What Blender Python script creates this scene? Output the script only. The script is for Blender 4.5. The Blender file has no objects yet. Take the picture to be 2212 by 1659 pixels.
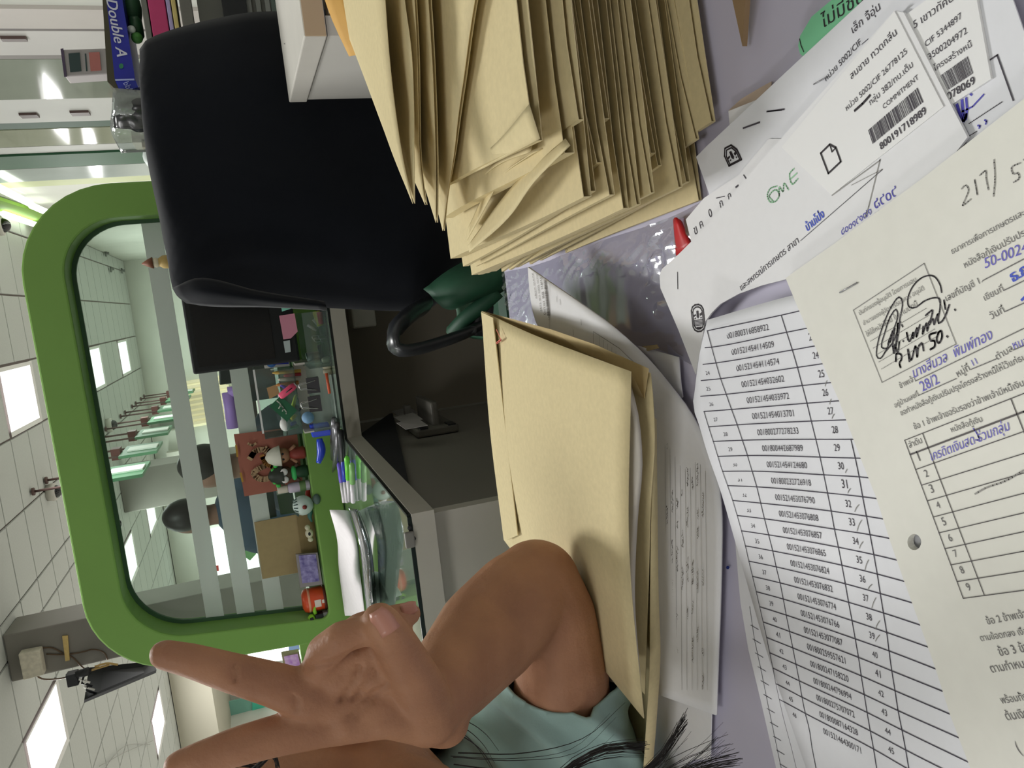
import bpy, bmesh, math, random
from mathutils import Vector, Matrix, noise
random.seed(11)
SC = bpy.context.scene
COL = SC.collection
CZ = 1.05                      # height of the phone above the floor (m)
FPX = 1661.0                   # focal length in pixels of the 2212 px wide frame
RX = Vector((0.98609837, -0.10512165, -0.12868347))    # room axes seen from the phone, which is held on its side
RY = Vector((0.08741452, -0.33042124, 0.93977684))
RZ = Vector((-0.14131064, -0.93796122, -0.31663869))
# ---------------------------------------------------------------- camera
cam = bpy.data.cameras.new('camera'); camo = bpy.data.objects.new('camera', cam); COL.objects.link(camo)
def c2w(v): return Vector((RX.dot(v), RY.dot(v), RZ.dot(v)))
_r, _u, _b = c2w(Vector((0, 1, 0))), c2w(Vector((1, 0, 0))), c2w(Vector((0, 0, -1)))
camo.matrix_world = Matrix(((_r.x, _u.x, _b.x, 0), (_r.y, _u.y, _b.y, 0), (_r.z, _u.z, _b.z, CZ), (0, 0, 0, 1)))
cam.sensor_fit = 'HORIZONTAL'; cam.sensor_width = 36.0; cam.lens = FPX / 2212 * 36.0
cam.clip_start = 0.02; cam.clip_end = 60
SC.camera = camo
# ---------------------------------------------------------------- light and exposure
SC.view_settings.view_transform = 'Standard'; SC.view_settings.look = 'None'
SC.view_settings.exposure = 0.12; SC.view_settings.gamma = 1.0; SC.view_settings.use_curve_mapping = False
W = bpy.data.worlds.new('world'); SC.world = W; W.use_nodes = True
W.node_tree.nodes['Background'].inputs[0].default_value = (0.75, 0.8, 0.8, 1)
W.node_tree.nodes['Background'].inputs[1].default_value = 0.25
try:
    SC.cycles.max_bounces = 7; SC.cycles.diffuse_bounces = 4; SC.cycles.transparent_max_bounces = 12
    SC.cycles.sample_clamp_indirect = 4.0
    SC.cycles.caustics_reflective = False; SC.cycles.caustics_refractive = False
except Exception: pass
CEIL = 1.95                    # ceiling above the phone
def area(name, x, y, z, sx, sy, watts, color=(1, 0.99, 0.975)):
    l = bpy.data.lights.new(name, 'AREA'); l.shape = 'RECTANGLE'; l.size = sx; l.size_y = sy; l.energy = watts; l.color = color
    o = bpy.data.objects.new(name, l); COL.objects.link(o); o.location = (x, y, z + CZ); return o
# recessed ceiling troffers of this office, the pair behind the phone added as fill: (x, y, watts); each gets its own fixture further down
TROFFERS = [(-0.55, 2.1, 44), (-3.2, 2.1, 42), (-3.2, -1.2, 30), (-0.55, -1.2, 13), (-3.25, 6.85, 56), (-0.60, 7.5, 50), (-0.53, 11.85, 52), (-0.53, 14.4, 45), (-3.25, 11.7, 62), (-3.3, 14.4, 62), (-5.95, 11.7, 62), (-5.95, 6.85, 54), (-5.95, 2.1, 42)]
for _x, _y, _w in TROFFERS:
    area('troffer_lamp', _x, _y, CEIL - 0.035, 0.56, 1.02, _w)
# ---------------------------------------------------------------- from the photograph to metres
def ray(px, py): return c2w(Vector((829.5 - py, px - 1106.0, FPX)))
def AZ(px, py, z):
    r = ray(px, py); r = r * (z / r.z); return Vector((r.x, r.y, r.z + CZ))
def AY(px, py, y):
    r = ray(px, py); r = r * (y / r.y); return Vector((r.x, r.y, r.z + CZ))
def AX(px, py, x):
    r = ray(px, py); r = r * (x / r.x); return Vector((r.x, r.y, r.z + CZ))
def AD(px, py, d):
    r = ray(px, py) * (d / FPX); return Vector((r.x, r.y, r.z + CZ))
def inview(p, m=60):
    q = Vector((p[0], p[1], p[2] - CZ)); c = RX * q.x + RY * q.y + RZ * q.z
    if c.z < 0.05: return False
    px = 1106 + FPX * c.y / c.z; py = 829.5 - FPX * c.x / c.z
    return -m < px < 2212 + m and -m < py < 1659 + m
# ---------------------------------------------------------------- materials
def lin(c):
    out = []
    for v in c:
        v /= 255.0
        out.append(v / 12.92 if v <= 0.04045 else ((v + 0.055) / 1.055) ** 2.4)
    return (*out, 1.0)
_M = {}
def mat(name, rgb=(200, 200, 200), rough=0.6, spec=0.4, metal=0.0, var=0.0, scale=40.0, bump=0.0, bscale=None, emit=0.0,
        alpha=1.0, coat=0.0, sss=0.0, stretch=None, trans=0.0, rgb2=None, sheen=0.0):
    if name in _M: return _M[name]
    m = bpy.data.materials.new(name); m.use_nodes = True; nt = m.node_tree; b = nt.nodes['Principled BSDF']
    L = nt.links; base = lin(rgb)
    b.inputs['Base Color'].default_value = base
    b.inputs['Roughness'].default_value = rough; b.inputs['Metallic'].default_value = metal
    b.inputs['Specular IOR Level'].default_value = spec
    b.inputs['Coat Weight'].default_value = coat; b.inputs['Coat Roughness'].default_value = 0.05
    b.inputs['Transmission Weight'].default_value = trans
    b.inputs['Alpha'].default_value = alpha
    if sheen: b.inputs['Sheen Weight'].default_value = sheen
    if sss:
        b.inputs['Subsurface Weight'].default_value = sss
        b.inputs['Subsurface Radius'].default_value = (0.006, 0.0025, 0.0012)
        b.inputs['Subsurface Scale'].default_value = 1.0
    if emit:
        b.inputs['Emission Color'].default_value = base; b.inputs['Emission Strength'].default_value = emit
    if var or bump:
        tc = nt.nodes.new('ShaderNodeTexCoord'); vec = tc.outputs['Object']
        if stretch:
            mp = nt.nodes.new('ShaderNodeMapping'); mp.inputs['Scale'].default_value = stretch
            L.new(vec, mp.inputs['Vector']); vec = mp.outputs['Vector']
        n = nt.nodes.new('ShaderNodeTexNoise'); n.inputs['Scale'].default_value = scale; n.inputs['Detail'].default_value = 5
        L.new(vec, n.inputs['Vector'])
        if var:
            r = nt.nodes.new('ShaderNodeValToRGB'); d = lin(rgb2) if rgb2 else tuple(c * (1 - var) for c in base[:3]) + (1,)
            r.color_ramp.elements[0].position = 0.3; r.color_ramp.elements[1].position = 0.7
            r.color_ramp.elements[0].color = d
            r.color_ramp.elements[1].color = base if rgb2 else tuple(min(1, c * (1 + var * 0.6)) for c in base[:3]) + (1,)
            L.new(n.outputs['Fac'], r.inputs['Fac']); L.new(r.outputs['Color'], b.inputs['Base Color'])
            if emit: L.new(r.outputs['Color'], b.inputs['Emission Color'])
        if bump:
            n2 = n
            if bscale:
                n2 = nt.nodes.new('ShaderNodeTexNoise'); n2.inputs['Scale'].default_value = bscale; n2.inputs['Detail'].default_value = 4
                L.new(vec, n2.inputs['Vector'])
            bp = nt.nodes.new('ShaderNodeBump'); bp.inputs['Strength'].default_value = bump; bp.inputs['Distance'].default_value = 0.002
            L.new(n2.outputs['Fac'], bp.inputs['Height']); L.new(bp.outputs['Normal'], b.inputs['Normal'])
    _M[name] = m; return m
def clearmat(name, tint=(235, 245, 245), gloss=0.12, rough=0.05, body=0.0, bodyrgb=(210, 215, 220), bump=0.0, bscale=30, through=0.0):
    """thin clear plastic or glass: lets light straight through, with a mirror sheen and a little body colour"""
    if name in _M: return _M[name]
    m = bpy.data.materials.new(name); m.use_nodes = True; nt = m.node_tree; L = nt.links
    for n in list(nt.nodes): nt.nodes.remove(n)
    out = nt.nodes.new('ShaderNodeOutputMaterial'); tr = nt.nodes.new('ShaderNodeBsdfTransparent'); tr.inputs[0].default_value = lin(tint)
    gl = nt.nodes.new('ShaderNodeBsdfGlossy'); gl.inputs['Roughness'].default_value = rough
    df = nt.nodes.new('ShaderNodeBsdfDiffuse'); df.inputs[0].default_value = lin(bodyrgb)
    m1 = nt.nodes.new('ShaderNodeMixShader'); m1.inputs[0].default_value = body
    src = df.outputs[0]
    if through:
        tl = nt.nodes.new('ShaderNodeBsdfTranslucent'); tl.inputs[0].default_value = lin(bodyrgb)
        m0 = nt.nodes.new('ShaderNodeMixShader'); m0.inputs[0].default_value = through; L.new(df.outputs[0], m0.inputs[1]); L.new(tl.outputs[0], m0.inputs[2]); src = m0.outputs[0]
    L.new(tr.outputs[0], m1.inputs[1]); L.new(src, m1.inputs[2])
    fr = nt.nodes.new('ShaderNodeFresnel'); fr.inputs['IOR'].default_value = 1.45
    mu = nt.nodes.new('ShaderNodeMath'); mu.operation = 'MULTIPLY'; mu.inputs[1].default_value = gloss / 0.12
    L.new(fr.outputs[0], mu.inputs[0]); mu.use_clamp = True
    m2 = nt.nodes.new('ShaderNodeMixShader'); L.new(mu.outputs[0], m2.inputs[0]); L.new(m1.outputs[0], m2.inputs[1]); L.new(gl.outputs[0], m2.inputs[2])
    if bump:
        tc = nt.nodes.new('ShaderNodeTexCoord'); n = nt.nodes.new('ShaderNodeTexNoise'); n.inputs['Scale'].default_value = bscale
        n.inputs['Detail'].default_value = 3; L.new(tc.outputs['Object'], n.inputs['Vector'])
        bp = nt.nodes.new('ShaderNodeBump'); bp.inputs['Strength'].default_value = bump; bp.inputs['Distance'].default_value = 0.004
        L.new(n.outputs['Fac'], bp.inputs['Height']); L.new(bp.outputs['Normal'], gl.inputs['Normal']); L.new(bp.outputs['Normal'], fr.inputs['Normal'])
    L.new(m2.outputs[0], out.inputs[0]); _M[name] = m; return m
# ---------------------------------------------------------------- objects
WL = {}
def link(o, parent, loc):
    COL.objects.link(o); WL[o.name] = Vector(loc)
    if parent is None: o.location = loc
    else:
        o.parent = parent; o.location = Vector(loc) - WL[parent.name]
    return o
def tag(o, label=None, cat=None, group=None, kind=None):
    if label: o['label'] = label
    if cat: o['category'] = cat
    if group: o['group'] = group
    if kind: o['kind'] = kind
    return o
def thing(name, label, cat, loc, group=None):
    o = bpy.data.objects.new(name, None); o.empty_display_size = 0.02; link(o, None, loc)
    return tag(o, label, cat, group)
def mk(name, verts, faces, m, parent=None, smooth=False, solid=0.0, bevel=0.0, sub=0, soff=-1.0, bseg=2):
    vs = [Vector(v) for v in verts]
    lo = Vector((min(v.x for v in vs), min(v.y for v in vs), min(v.z for v in vs)))
    hi = Vector((max(v.x for v in vs), max(v.y for v in vs), max(v.z for v in vs)))
    o0 = Vector(((lo.x + hi.x) / 2, (lo.y + hi.y) / 2, lo.z))
    me = bpy.data.meshes.new(name); me.from_pydata([v - o0 for v in vs], [], [tuple(f) for f in faces]); me.update()
    if smooth:
        for p in me.polygons: p.use_smooth = True
    o = bpy.data.objects.new(name, me); link(o, parent, o0)
    ms = m if isinstance(m, (list, tuple)) else [m]
    for q in ms: me.materials.append(q)
    if solid:
        k = o.modifiers.new('solid', 'SOLIDIFY'); k.thickness = solid; k.offset = soff
    if bevel:
        k = o.modifiers.new('bevel', 'BEVEL'); k.width = bevel; k.segments = bseg; k.limit_method = 'ANGLE'
    if sub:
        k = o.modifiers.new('sub', 'SUBSURF'); k.levels = sub; k.render_levels = sub
    return o
BF = [(0, 3, 2, 1), (4, 5, 6, 7), (0, 1, 5, 4), (1, 2, 6, 5), (2, 3, 7, 6), (3, 0, 4, 7)]
def box(name, x0, x1, y0, y1, z0, z1, m, parent=None, bevel=0.0):
    z0 += CZ; z1 += CZ
    return mk(name, [(x0, y0, z0), (x1, y0, z0), (x1, y1, z0), (x0, y1, z0), (x0, y0, z1), (x1, y0, z1), (x1, y1, z1), (x0, y1, z1)], BF, m, parent, bevel=bevel)
def obox(name, c, ax, ay, az, m, parent=None, bevel=0.0):
    """oriented box: centre and three full edge vectors"""
    c, ax, ay, az = Vector(c), Vector(ax) / 2, Vector(ay) / 2, Vector(az) / 2
    v = [c - ax - ay - az, c + ax - ay - az, c + ax + ay - az, c - ax + ay - az, c - ax - ay + az, c + ax - ay + az, c + ax + ay + az, c - ax + ay + az]
    f = BF if ax.cross(ay).dot(az) > 0 else [tuple(reversed(q)) for q in BF]
    return mk(name, v, f, m, parent, bevel=bevel)
def cr(pts, n):
    """Catmull-Rom resampling of a polyline to n points"""
    P = [Vector(p) for p in pts]
    if len(P) == 1: return P * n
    d = [0.0]
    for a, b in zip(P, P[1:]): d.append(d[-1] + max((b - a).length, 1e-9))
    out = []
    for i in range(n):
        t = d[-1] * i / (n - 1); k = 0
        while k < len(P) - 2 and t > d[k + 1]: k += 1
        u = (t - d[k]) / (d[k + 1] - d[k])
        p1, p2 = P[k], P[k + 1]; p0 = P[k - 1] if k else p1 * 2 - p2; p3 = P[k + 2] if k + 2 < len(P) else p2 * 2 - p1
        h1 = d[k + 1] - d[k]; h0 = d[k] - d[k - 1] if k else h1; h2 = d[k + 2] - d[k + 1] if k + 2 < len(P) else h1
        m1 = ((p2 - p1) / h1 + (p1 - p0) / h0) / 2 * h1; m2 = ((p3 - p2) / h2 + (p2 - p1) / h1) / 2 * h1
        u2, u3 = u * u, u * u * u
        out.append(p1 * (2 * u3 - 3 * u2 + 1) + m1 * (u3 - 2 * u2 + u) + p2 * (3 * u2 - 2 * u3) + m2 * (u3 - u2))
    return out
def frames(pts):
    T = []
    for i in range(len(pts)):
        a = pts[max(i - 1, 0)]; b = pts[min(i + 1, len(pts) - 1)]; T.append((b - a).normalized())
    n = T[0].orthogonal().normalized(); out = []
    for t in T:
        n = (n - t * n.dot(t))
        n = n.normalized() if n.length > 1e-6 else t.orthogonal().normalized()
        out.append((n.copy(), t.cross(n)))
    return out
def tubegeo(pts, r, n=8, flat=None):
    pts = [Vector(p) for p in pts]; R = r if isinstance(r, (list, tuple)) else [r] * len(pts)
    V, F = [], []
    for (a, b), p, q in zip(frames(pts), pts, R):
        for k in range(n):
            t = 2 * math.pi * k / n; V.append(p + a * (math.cos(t) * q) + b * (math.sin(t) * q))
    for i in range(len(pts) - 1):
        for k in range(n):
            k2 = (k + 1) % n; F.append((i * n + k, i * n + k2, (i + 1) * n + k2, (i + 1) * n + k))
    F.append(tuple(reversed(range(n)))); F.append(tuple(range((len(pts) - 1) * n, len(pts) * n)))
    return V, F
def tube(name, pts, r, m, parent=None, n=8, res=0):
    if res: 
        if isinstance(r, (list, tuple)): r = [v.x for v in cr([Vector((q, 0, 0)) for q in r], res)]
        pts = cr(pts, res)
    V, F = tubegeo(pts, r, n); return mk(name, V, F, m, parent, smooth=True)
def lathe(name, prof, c, m, parent=None, n=20, axis=(0, 0, 1), smooth=True, bevel=0):
    """profile [(radius, height)] turned about an axis through c"""
    az = Vector(axis).normalized(); ax = az.orthogonal().normalized(); ay = az.cross(ax); c = Vector(c); V, F = [], []
    for r, h in prof:
        for k in range(n):
            t = 2 * math.pi * k / n; V.append(c + az * h + (ax * math.cos(t) + ay * math.sin(t)) * max(r, 1e-5))
    for i in range(len(prof) - 1):
        for k in range(n):
            k2 = (k + 1) % n; F.append((i * n + k, i * n + k2, (i + 1) * n + k2, (i + 1) * n + k))
    F.append(tuple(reversed(range(n)))); F.append(tuple(range((len(prof) - 1) * n, len(prof) * n)))
    return mk(name, V, F, m, parent, smooth=smooth, bevel=bevel)
def ball(name, c, r, m, parent=None, sc=(1, 1, 1), n=14):
    bm = bmesh.new(); bmesh.ops.create_uvsphere(bm, u_segments=n, v_segments=max(6, n * 2 // 3), radius=1.0)
    V = [Vector(c) + Vector((v.co.x * r * sc[0], v.co.y * r * sc[1], v.co.z * r * sc[2])) for v in bm.verts]
    F = [[v.index for v in f.verts] for f in bm.faces]; bm.free()
    return mk(name, V, F, m, parent, smooth=True)
def loftgeo(curves, nu, nv, closed=False):
    cs = [cr(c, nu) for c in curves]; rows = []
    for i in range(nu):
        rows.append(cr([c[i] for c in cs], nv))
    V = [rows[i][j] for j in range(nv) for i in range(nu)]; F = []
    for j in range(nv - 1):
        for i in range(nu - 1):
            F.append((j * nu + i, j * nu + i + 1, (j + 1) * nu + i + 1, (j + 1) * nu + i))
        if closed: F.append((j * nu + nu - 1, j * nu, (j + 1) * nu, (j + 1) * nu + nu - 1))
    return V, F
def loft(name, curves, m, parent=None, nu=16, nv=12, solid=0.0, smooth=True, closed=False, flip=False, soff=-1.0):
    V, F = loftgeo(curves, nu, nv, closed)
    if flip: F = [tuple(reversed(f)) for f in F]
    return mk(name, V, F, m, parent, smooth=smooth, solid=solid, soff=soff)
def prism(name, pts, up, m, parent=None, bevel=0.0):
    """polygon with holes-free outline pts, extruded by the vector up"""
    pts = [Vector(p) for p in pts]; up = Vector(up); n = len(pts)
    nor = Vector((0, 0, 0))
    for i in range(n):
        nor += pts[i].cross(pts[(i + 1) % n])
    if nor.dot(up) < 0: pts.reverse()
    V = pts + [p + up for p in pts]
    F = [tuple(reversed(range(n))), tuple(range(n, 2 * n))] + [(i, (i + 1) % n, n + (i + 1) % n, n + i) for i in range(n)]
    return mk(name, V, F, m, parent, bevel=bevel)
def join(name, parts, m, parent=None, smooth=False, **k):
    V, F = [], []
    for v, f in parts:
        o = len(V); V += list(v); F += [tuple(i + o for i in q) for q in f]
    return mk(name, V, F, m, parent, smooth=smooth, **k)
# ---------------------------------------------------------------- lettering
_G = {}
def glyphs(s, shear=0.0, res=3):
    k = (s, shear)
    if k in _G: return _G[k]
    c = bpy.data.curves.new('t', 'FONT'); c.body = s; c.resolution_u = res; c.shear = shear
    o = bpy.data.objects.new('t', c); COL.objects.link(o); bpy.context.view_layer.update()
    me = o.evaluated_get(bpy.context.evaluated_depsgraph_get()).to_mesh()
    V = [(v.co.x, v.co.y) for v in me.vertices]; F = [tuple(p.vertices) for p in me.polygons]
    o.evaluated_get(bpy.context.evaluated_depsgraph_get()).to_mesh_clear()
    bpy.data.objects.remove(o); bpy.data.curves.remove(c)
    _G[k] = (V, F); return V, F
class Ink:
    """collects flat print lying on a sheet; P maps a photo pixel to the sheet's surface"""
    def __init__(s, P, lift=0.00025, nor=(0, 0, 1)): s.P = P; s.V = []; s.F = []; s.n = Vector(nor).normalized(); s.l = lift
    def add(s, V, F):
        o = len(s.V); s.V += [v + s.n * s.l for v in V]
        for f in F:
            q = tuple(i + o for i in f); s.F.append(q)
    def text(s, t, a, b, shear=0.0, tall=1.0, bold=0.0):
        A, B = s.P(*a), s.P(*b); d = B - A; w = d.length; d /= w; up = s.n.cross(d).normalized()
        V, F = glyphs(t, shear); x0 = min(v[0] for v in V); x1 = max(v[0] for v in V); k = w / (x1 - x0)
        s.add([A + d * ((v[0] - x0) * k) + up * (v[1] * k * tall) for v in V], F)
        if bold: s.add([A + d * ((v[0] - x0) * k + bold) + up * (v[1] * k * tall) + s.n * 0.00002 for v in V], F)
    def line(s, pts, w=0.0003, smooth=0, closed=False):
        p = [s.P(*q) for q in pts]
        if closed: p.append(p[0])
        if smooth: p = cr(p, smooth)
        for i in range(len(p) - 1):
            a, b = p[i], p[i + 1]; d = b - a
            if d.length < 1e-7: continue
            d.normalize(); q = s.n.cross(d).normalized() * (w / 2); e = d * (w * 0.3)
            s.add([a - q - e, b - q + e, b + q + e, a + q - e], [(0, 1, 2, 3)])
    def dots(s, a, b, n, w=0.0004):
        for i in range(n):
            t = i / n; t2 = (i + 0.45) / n
            s.line([(a[0] + (b[0] - a[0]) * t, a[1] + (b[1] - a[1]) * t), (a[0] + (b[0] - a[0]) * t2, a[1] + (b[1] - a[1]) * t2)], w)
    def poly(s, pts): 
        p = [s.P(*q) for q in pts]; s.add(p, [tuple(range(len(p)))])
    def build(s, name, m, parent):
        if s.V: return tag(mk(name, s.V, s.F, m, parent), kind='stuff')
def voxel(V, F, size, smooth=6, fac=0.5):
    """one continuous skin around overlapping solids"""
    me = bpy.data.meshes.new('v'); me.from_pydata([tuple(v) for v in V], [], F); o = bpy.data.objects.new('v', me); COL.objects.link(o)
    k = o.modifiers.new('r', 'REMESH'); k.mode = 'VOXEL'; k.voxel_size = size
    k = o.modifiers.new('s', 'SMOOTH'); k.iterations = smooth; k.factor = fac
    bpy.context.view_layer.update()
    e = o.evaluated_get(bpy.context.evaluated_depsgraph_get()); m2 = e.to_mesh()
    VV = [v.co.copy() for v in m2.vertices]; FF = [tuple(p.vertices) for p in m2.polygons]
    e.to_mesh_clear(); bpy.data.objects.remove(o); bpy.data.meshes.remove(me); return VV, FF
def capsule(a, b, ra, rb, n=18, m=6):
    """tapered limb with round ends"""
    a, b = Vector(a), Vector(b); d = b - a; L = d.length; t = d / L if L > 1e-9 else Vector((0, 0, 1))
    u = t.orthogonal().normalized(); v = t.cross(u); V, F = [], []; rings = []
    for i in range(m + 1):
        an = -math.pi / 2 + math.pi / 2 * i / m; rings.append((a + t * (math.sin(an) * ra), math.cos(an) * ra))
    for i in range(m + 1):
        an = math.pi / 2 * i / m; rings.append((b + t * (math.sin(an) * rb), math.cos(an) * rb))
    for p, r in rings:
        for k in range(n):
            w = 2 * math.pi * k / n; V.append(p + u * (math.cos(w) * max(r, 1e-5)) + v * (math.sin(w) * max(r, 1e-5)))
    for i in range(len(rings) - 1):
        for k in range(n):
            k2 = (k + 1) % n; F.append((i * n + k, i * n + k2, (i + 1) * n + k2, (i + 1) * n + k))
    F.append(tuple(reversed(range(n)))); F.append(tuple(range((len(rings) - 1) * n, len(rings) * n)))
    return V, F
def merge(lst):
    V, F = [], []
    for v, f in lst:
        o = len(V); V += list(v); F += [tuple(i + o for i in q) for q in f]
    return V, F
# ================================================================ the room
m_wall = mat('wall_paint', (214, 216, 208), 0.8, var=0.05, scale=3)
m_tile = mat('ceiling_tile_board', (196, 200, 196), 0.9, var=0.04, scale=60, bump=0.1)
m_tee = mat('ceiling_tee', (128, 118, 112), 0.7)
m_floor = mat('floor_tiles', (186, 182, 174), 0.35, var=0.1, scale=4)
m_white = mat('white_laminate', (205, 202, 194), 0.45, var=0.03, scale=30)
m_dark = mat('dark_plastic', (24, 26, 30), 0.45)
m_green = mat('green_lacquer', (126, 168, 84), 0.5, spec=0.3, var=0.05, scale=4)
m_lamp = mat('lit_diffuser', (250, 250, 250), 0.5, emit=1.25)
m_day = mat('daylight_pane', (250, 253, 250), 0.5, emit=1.5)
m_grey = mat('column_paint', (134, 131, 125), 0.8, var=0.05, scale=4)
def struct(o, label=None): o['kind'] = 'structure'; return o
struct(box('floor', -8, 1.35, -2.6, 16.7, -1.15, -1.05, m_floor))
ceil = struct(box('ceiling', -8, 1.35, -2.6, 16.7, CEIL + 0.03, CEIL + 0.1, m_tee))
struct(box('ceiling', -8, 1.35, -2.6, 5.76, CEIL, CEIL + 0.028, m_tile))
struct(box('wall_left', -8.1, -8, -2.6, 16.7, -1.05, CEIL + 0.03, m_wall))
wr = struct(box('wall_right', 1.2, 1.3, -2.6, 16.7, -1.05, CEIL + 0.03, m_wall))
wb = struct(box('wall_far', -8, 1.2, 16.3, 16.4, -1.05, CEIL + 0.03, m_wall))
struct(box('wall_near', -8, 1.2, -2.6, -2.5, -1.05, CEIL + 0.03, mat('near_wall_paint', (176, 172, 166), 0.9, var=0.05, scale=3)))
xs = [1.2, 0.991, 0.38, -0.231, -0.842, -1.453, -2.064, -2.34, -2.952, -3.563, -4.174, -4.785, -5.396, -6.007, -6.618, -7.229, -7.84]
ys = [5.766 + 0.539 * k for k in range(21)]
lit = {}
for (xa, k) in ((-0.231, 3), (-0.231, 10), (-0.231, 15), (-2.952, 1), (-2.952, 10), (-2.952, 15), (-5.396, 10), (-5.396, 1)):
    lit[(xa, k)] = 1; lit[(xa, k + 1)] = 2
tm = {}
for i in range(len(xs) - 1):
    for k in range(20):
        a, b = xs[i + 1], xs[i]; y0, y1 = ys[k], min(ys[k + 1], 16.29)
        cpt = ((a + b) / 2, (y0 + y1) / 2, CEIL + CZ)
        if (b, k) in lit:
            if lit[(b, k)] == 1:
                w = thing('ceiling_light', 'LIGHT', 'ceiling light', ((a + b) / 2, (y0 + ys[k + 2]) / 2, CEIL + CZ), 'recessed ceiling lights')
                w['xy'] = (b, k)
                g = 0.012; z = CEIL + CZ
                yy = ys[k + 2]
                V = [(a + g, y0 + g, z), (b - g, y0 + g, z), (b - g, yy - g, z), (a + g, yy - g, z), (a + .05, y0 + .05, z + .012), (b - .05, y0 + .05, z + .012), (b - .05, yy - .05, z + .012), (a + .05, yy - .05, z + .012)]
                mk('frame', V, [(0, 1, 5, 4), (1, 2, 6, 5), (2, 3, 7, 6), (3, 0, 4, 7)], mat('white_steel', (225, 225, 222), 0.4), w)
                mk('diffuser', V[4:], [(3, 2, 1, 0)], m_lamp, w)
            continue
        if not (inview((a, y0, CEIL + CZ), 30) or inview((b, y1, CEIL + CZ), 30) or inview((a, y1, CEIL + CZ), 30) or inview((b, y0, CEIL + CZ), 30)):
            struct_z = CEIL
        key = (round(b - a, 3), round(y1 - y0, 3))
        if key not in tm:
            w2, h2 = (b - a) / 2 - 0.007, (y1 - y0) / 2 - 0.007
            o = mk('ceiling_tile', [(-w2, -h2, 0), (w2, -h2, 0), (w2, h2, 0), (-w2, h2, 0), (-w2 + .004, -h2 + .004, -.012), (w2 - .004, -h2 + .004, -.012), (w2 - .004, h2 - .004, -.012), (-w2 + .004, h2 - .004, -.012)],
                   [(3, 2, 1, 0)[::-1], (4, 7, 6, 5), (0, 1, 5, 4), (1, 2, 6, 5), (2, 3, 7, 6), (3, 0, 4, 7)], m_tile, ceil)
            tm[key] = o.data
        else:
            o = bpy.data.objects.new('ceiling_tile', tm[key]); COL.objects.link(o); o.parent = ceil
        o.location = Vector(cpt) + Vector((0, 0, 0.012 if key in tm else 0)) - WL[ceil.name]
LN = {(-0.231, 3): 'bright ceiling light panel cut by the frame edge above the green frame', (-0.231, 10): 'nearer of the two ceiling lights behind the upper right of the glass',
      (-0.231, 15): 'farther of the two ceiling lights behind the upper right of the glass', (-2.952, 1): 'large ceiling light panel beside the grey column and the black screen',
      (-2.952, 10): 'long ceiling light behind the glass between the two grey columns', (-2.952, 15): 'small farther ceiling light behind the glass next to the inner grey column',
      (-5.396, 10): 'bright ceiling light between the two raised fingertips', (-5.396, 1): 'ceiling light beyond the hand, outside the frame'}
for o in list(COL.objects):
    if o.name.startswith('ceiling_light'): o['label'] = LN[(round(o['xy'][0], 3), int(o['xy'][1]))]; del o['xy']
# troffers overhead that light the desk (out of the picture); those behind the phone are added for fill
for x, y, l in ((-0.55, 2.1, 'ceiling light panel right over the service counter'), (-3.2, 2.1, 'ceiling light panel over the neighbouring counter'), (-0.55, -1.2, 'ceiling light panel behind the phone'), (-3.2, -1.2, 'ceiling light panel behind and left of the phone'), (-5.95, 2.1, 'ceiling light panel far left over the office')):
    w = thing('ceiling_light', l, 'ceiling light', (x, y, CEIL + CZ - 0.02), 'recessed ceiling lights')
    box('frame', x - .3, x + .3, y - .54, y + .54, CEIL - .012, CEIL - .002, mat('white_steel'), w)
    box('diffuser', x - .27, x + .27, y - .51, y + .51, CEIL - .016, CEIL - .0125, m_lamp, w)
# ---- right wall: glazed bookcases with dark green pillars
def rw(name, p0, p1, rgb, x=1.185, z0=-1.05, z1=CEIL, rough=0.5, spec=0.4, dx=0.02):
    a, b = AX(100, p0, x).y, AX(100, p1, x).y
    return box(name, x, x + dx, min(a, b), max(a, b), z0, z1, mat('rightwall_%d_%d_%d_%d' % (*rgb, int(rough * 100)), rgb, rough, spec, var=0.06, scale=3), wr)
rw('cupboard_panel', 20, 62, (196, 190, 184)); rw('seam_strip', 62, 67, (96, 88, 84)); rw('door_panel', 67, 119, (200, 198, 194)); rw('seam_strip', 119, 127, (120, 114, 108))
rw('glass_panel', 128, 214, (142, 152, 138), rough=0.06, spec=0.9); rw('door_frame', 214, 264, (214, 216, 212)); rw('green_pillar', 264, 277, (40, 84, 62))  # glass panels: tone of the reflected room painted into their colour
rw('glass_panel', 279, 315, (160, 166, 140), rough=0.06, spec=0.9); rw('door_frame', 316, 334, (214, 216, 212)); rw('green_pillar', 335, 362, (42, 92, 62), x=1.17)
rw('glass_panel', 363, 390, (168, 180, 176), rough=0.1, spec=0.8); rw('pale_strip', 390, 402, (196, 204, 160))
for px0, px1, py in ((0, 60, 82), (40, 86, 248), (150, 196, 243)):
    a, b = AX(px0, py - 2, 1.18), AX(px1, py + 4, 1.18)
    box('door_pull', 1.172, 1.186, min(a.y, b.y), max(a.y, b.y), min(a.z, b.z) - CZ, max(a.z, b.z) - CZ, mat('bronze_pull', (92, 74, 70), 0.4), wr)
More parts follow.
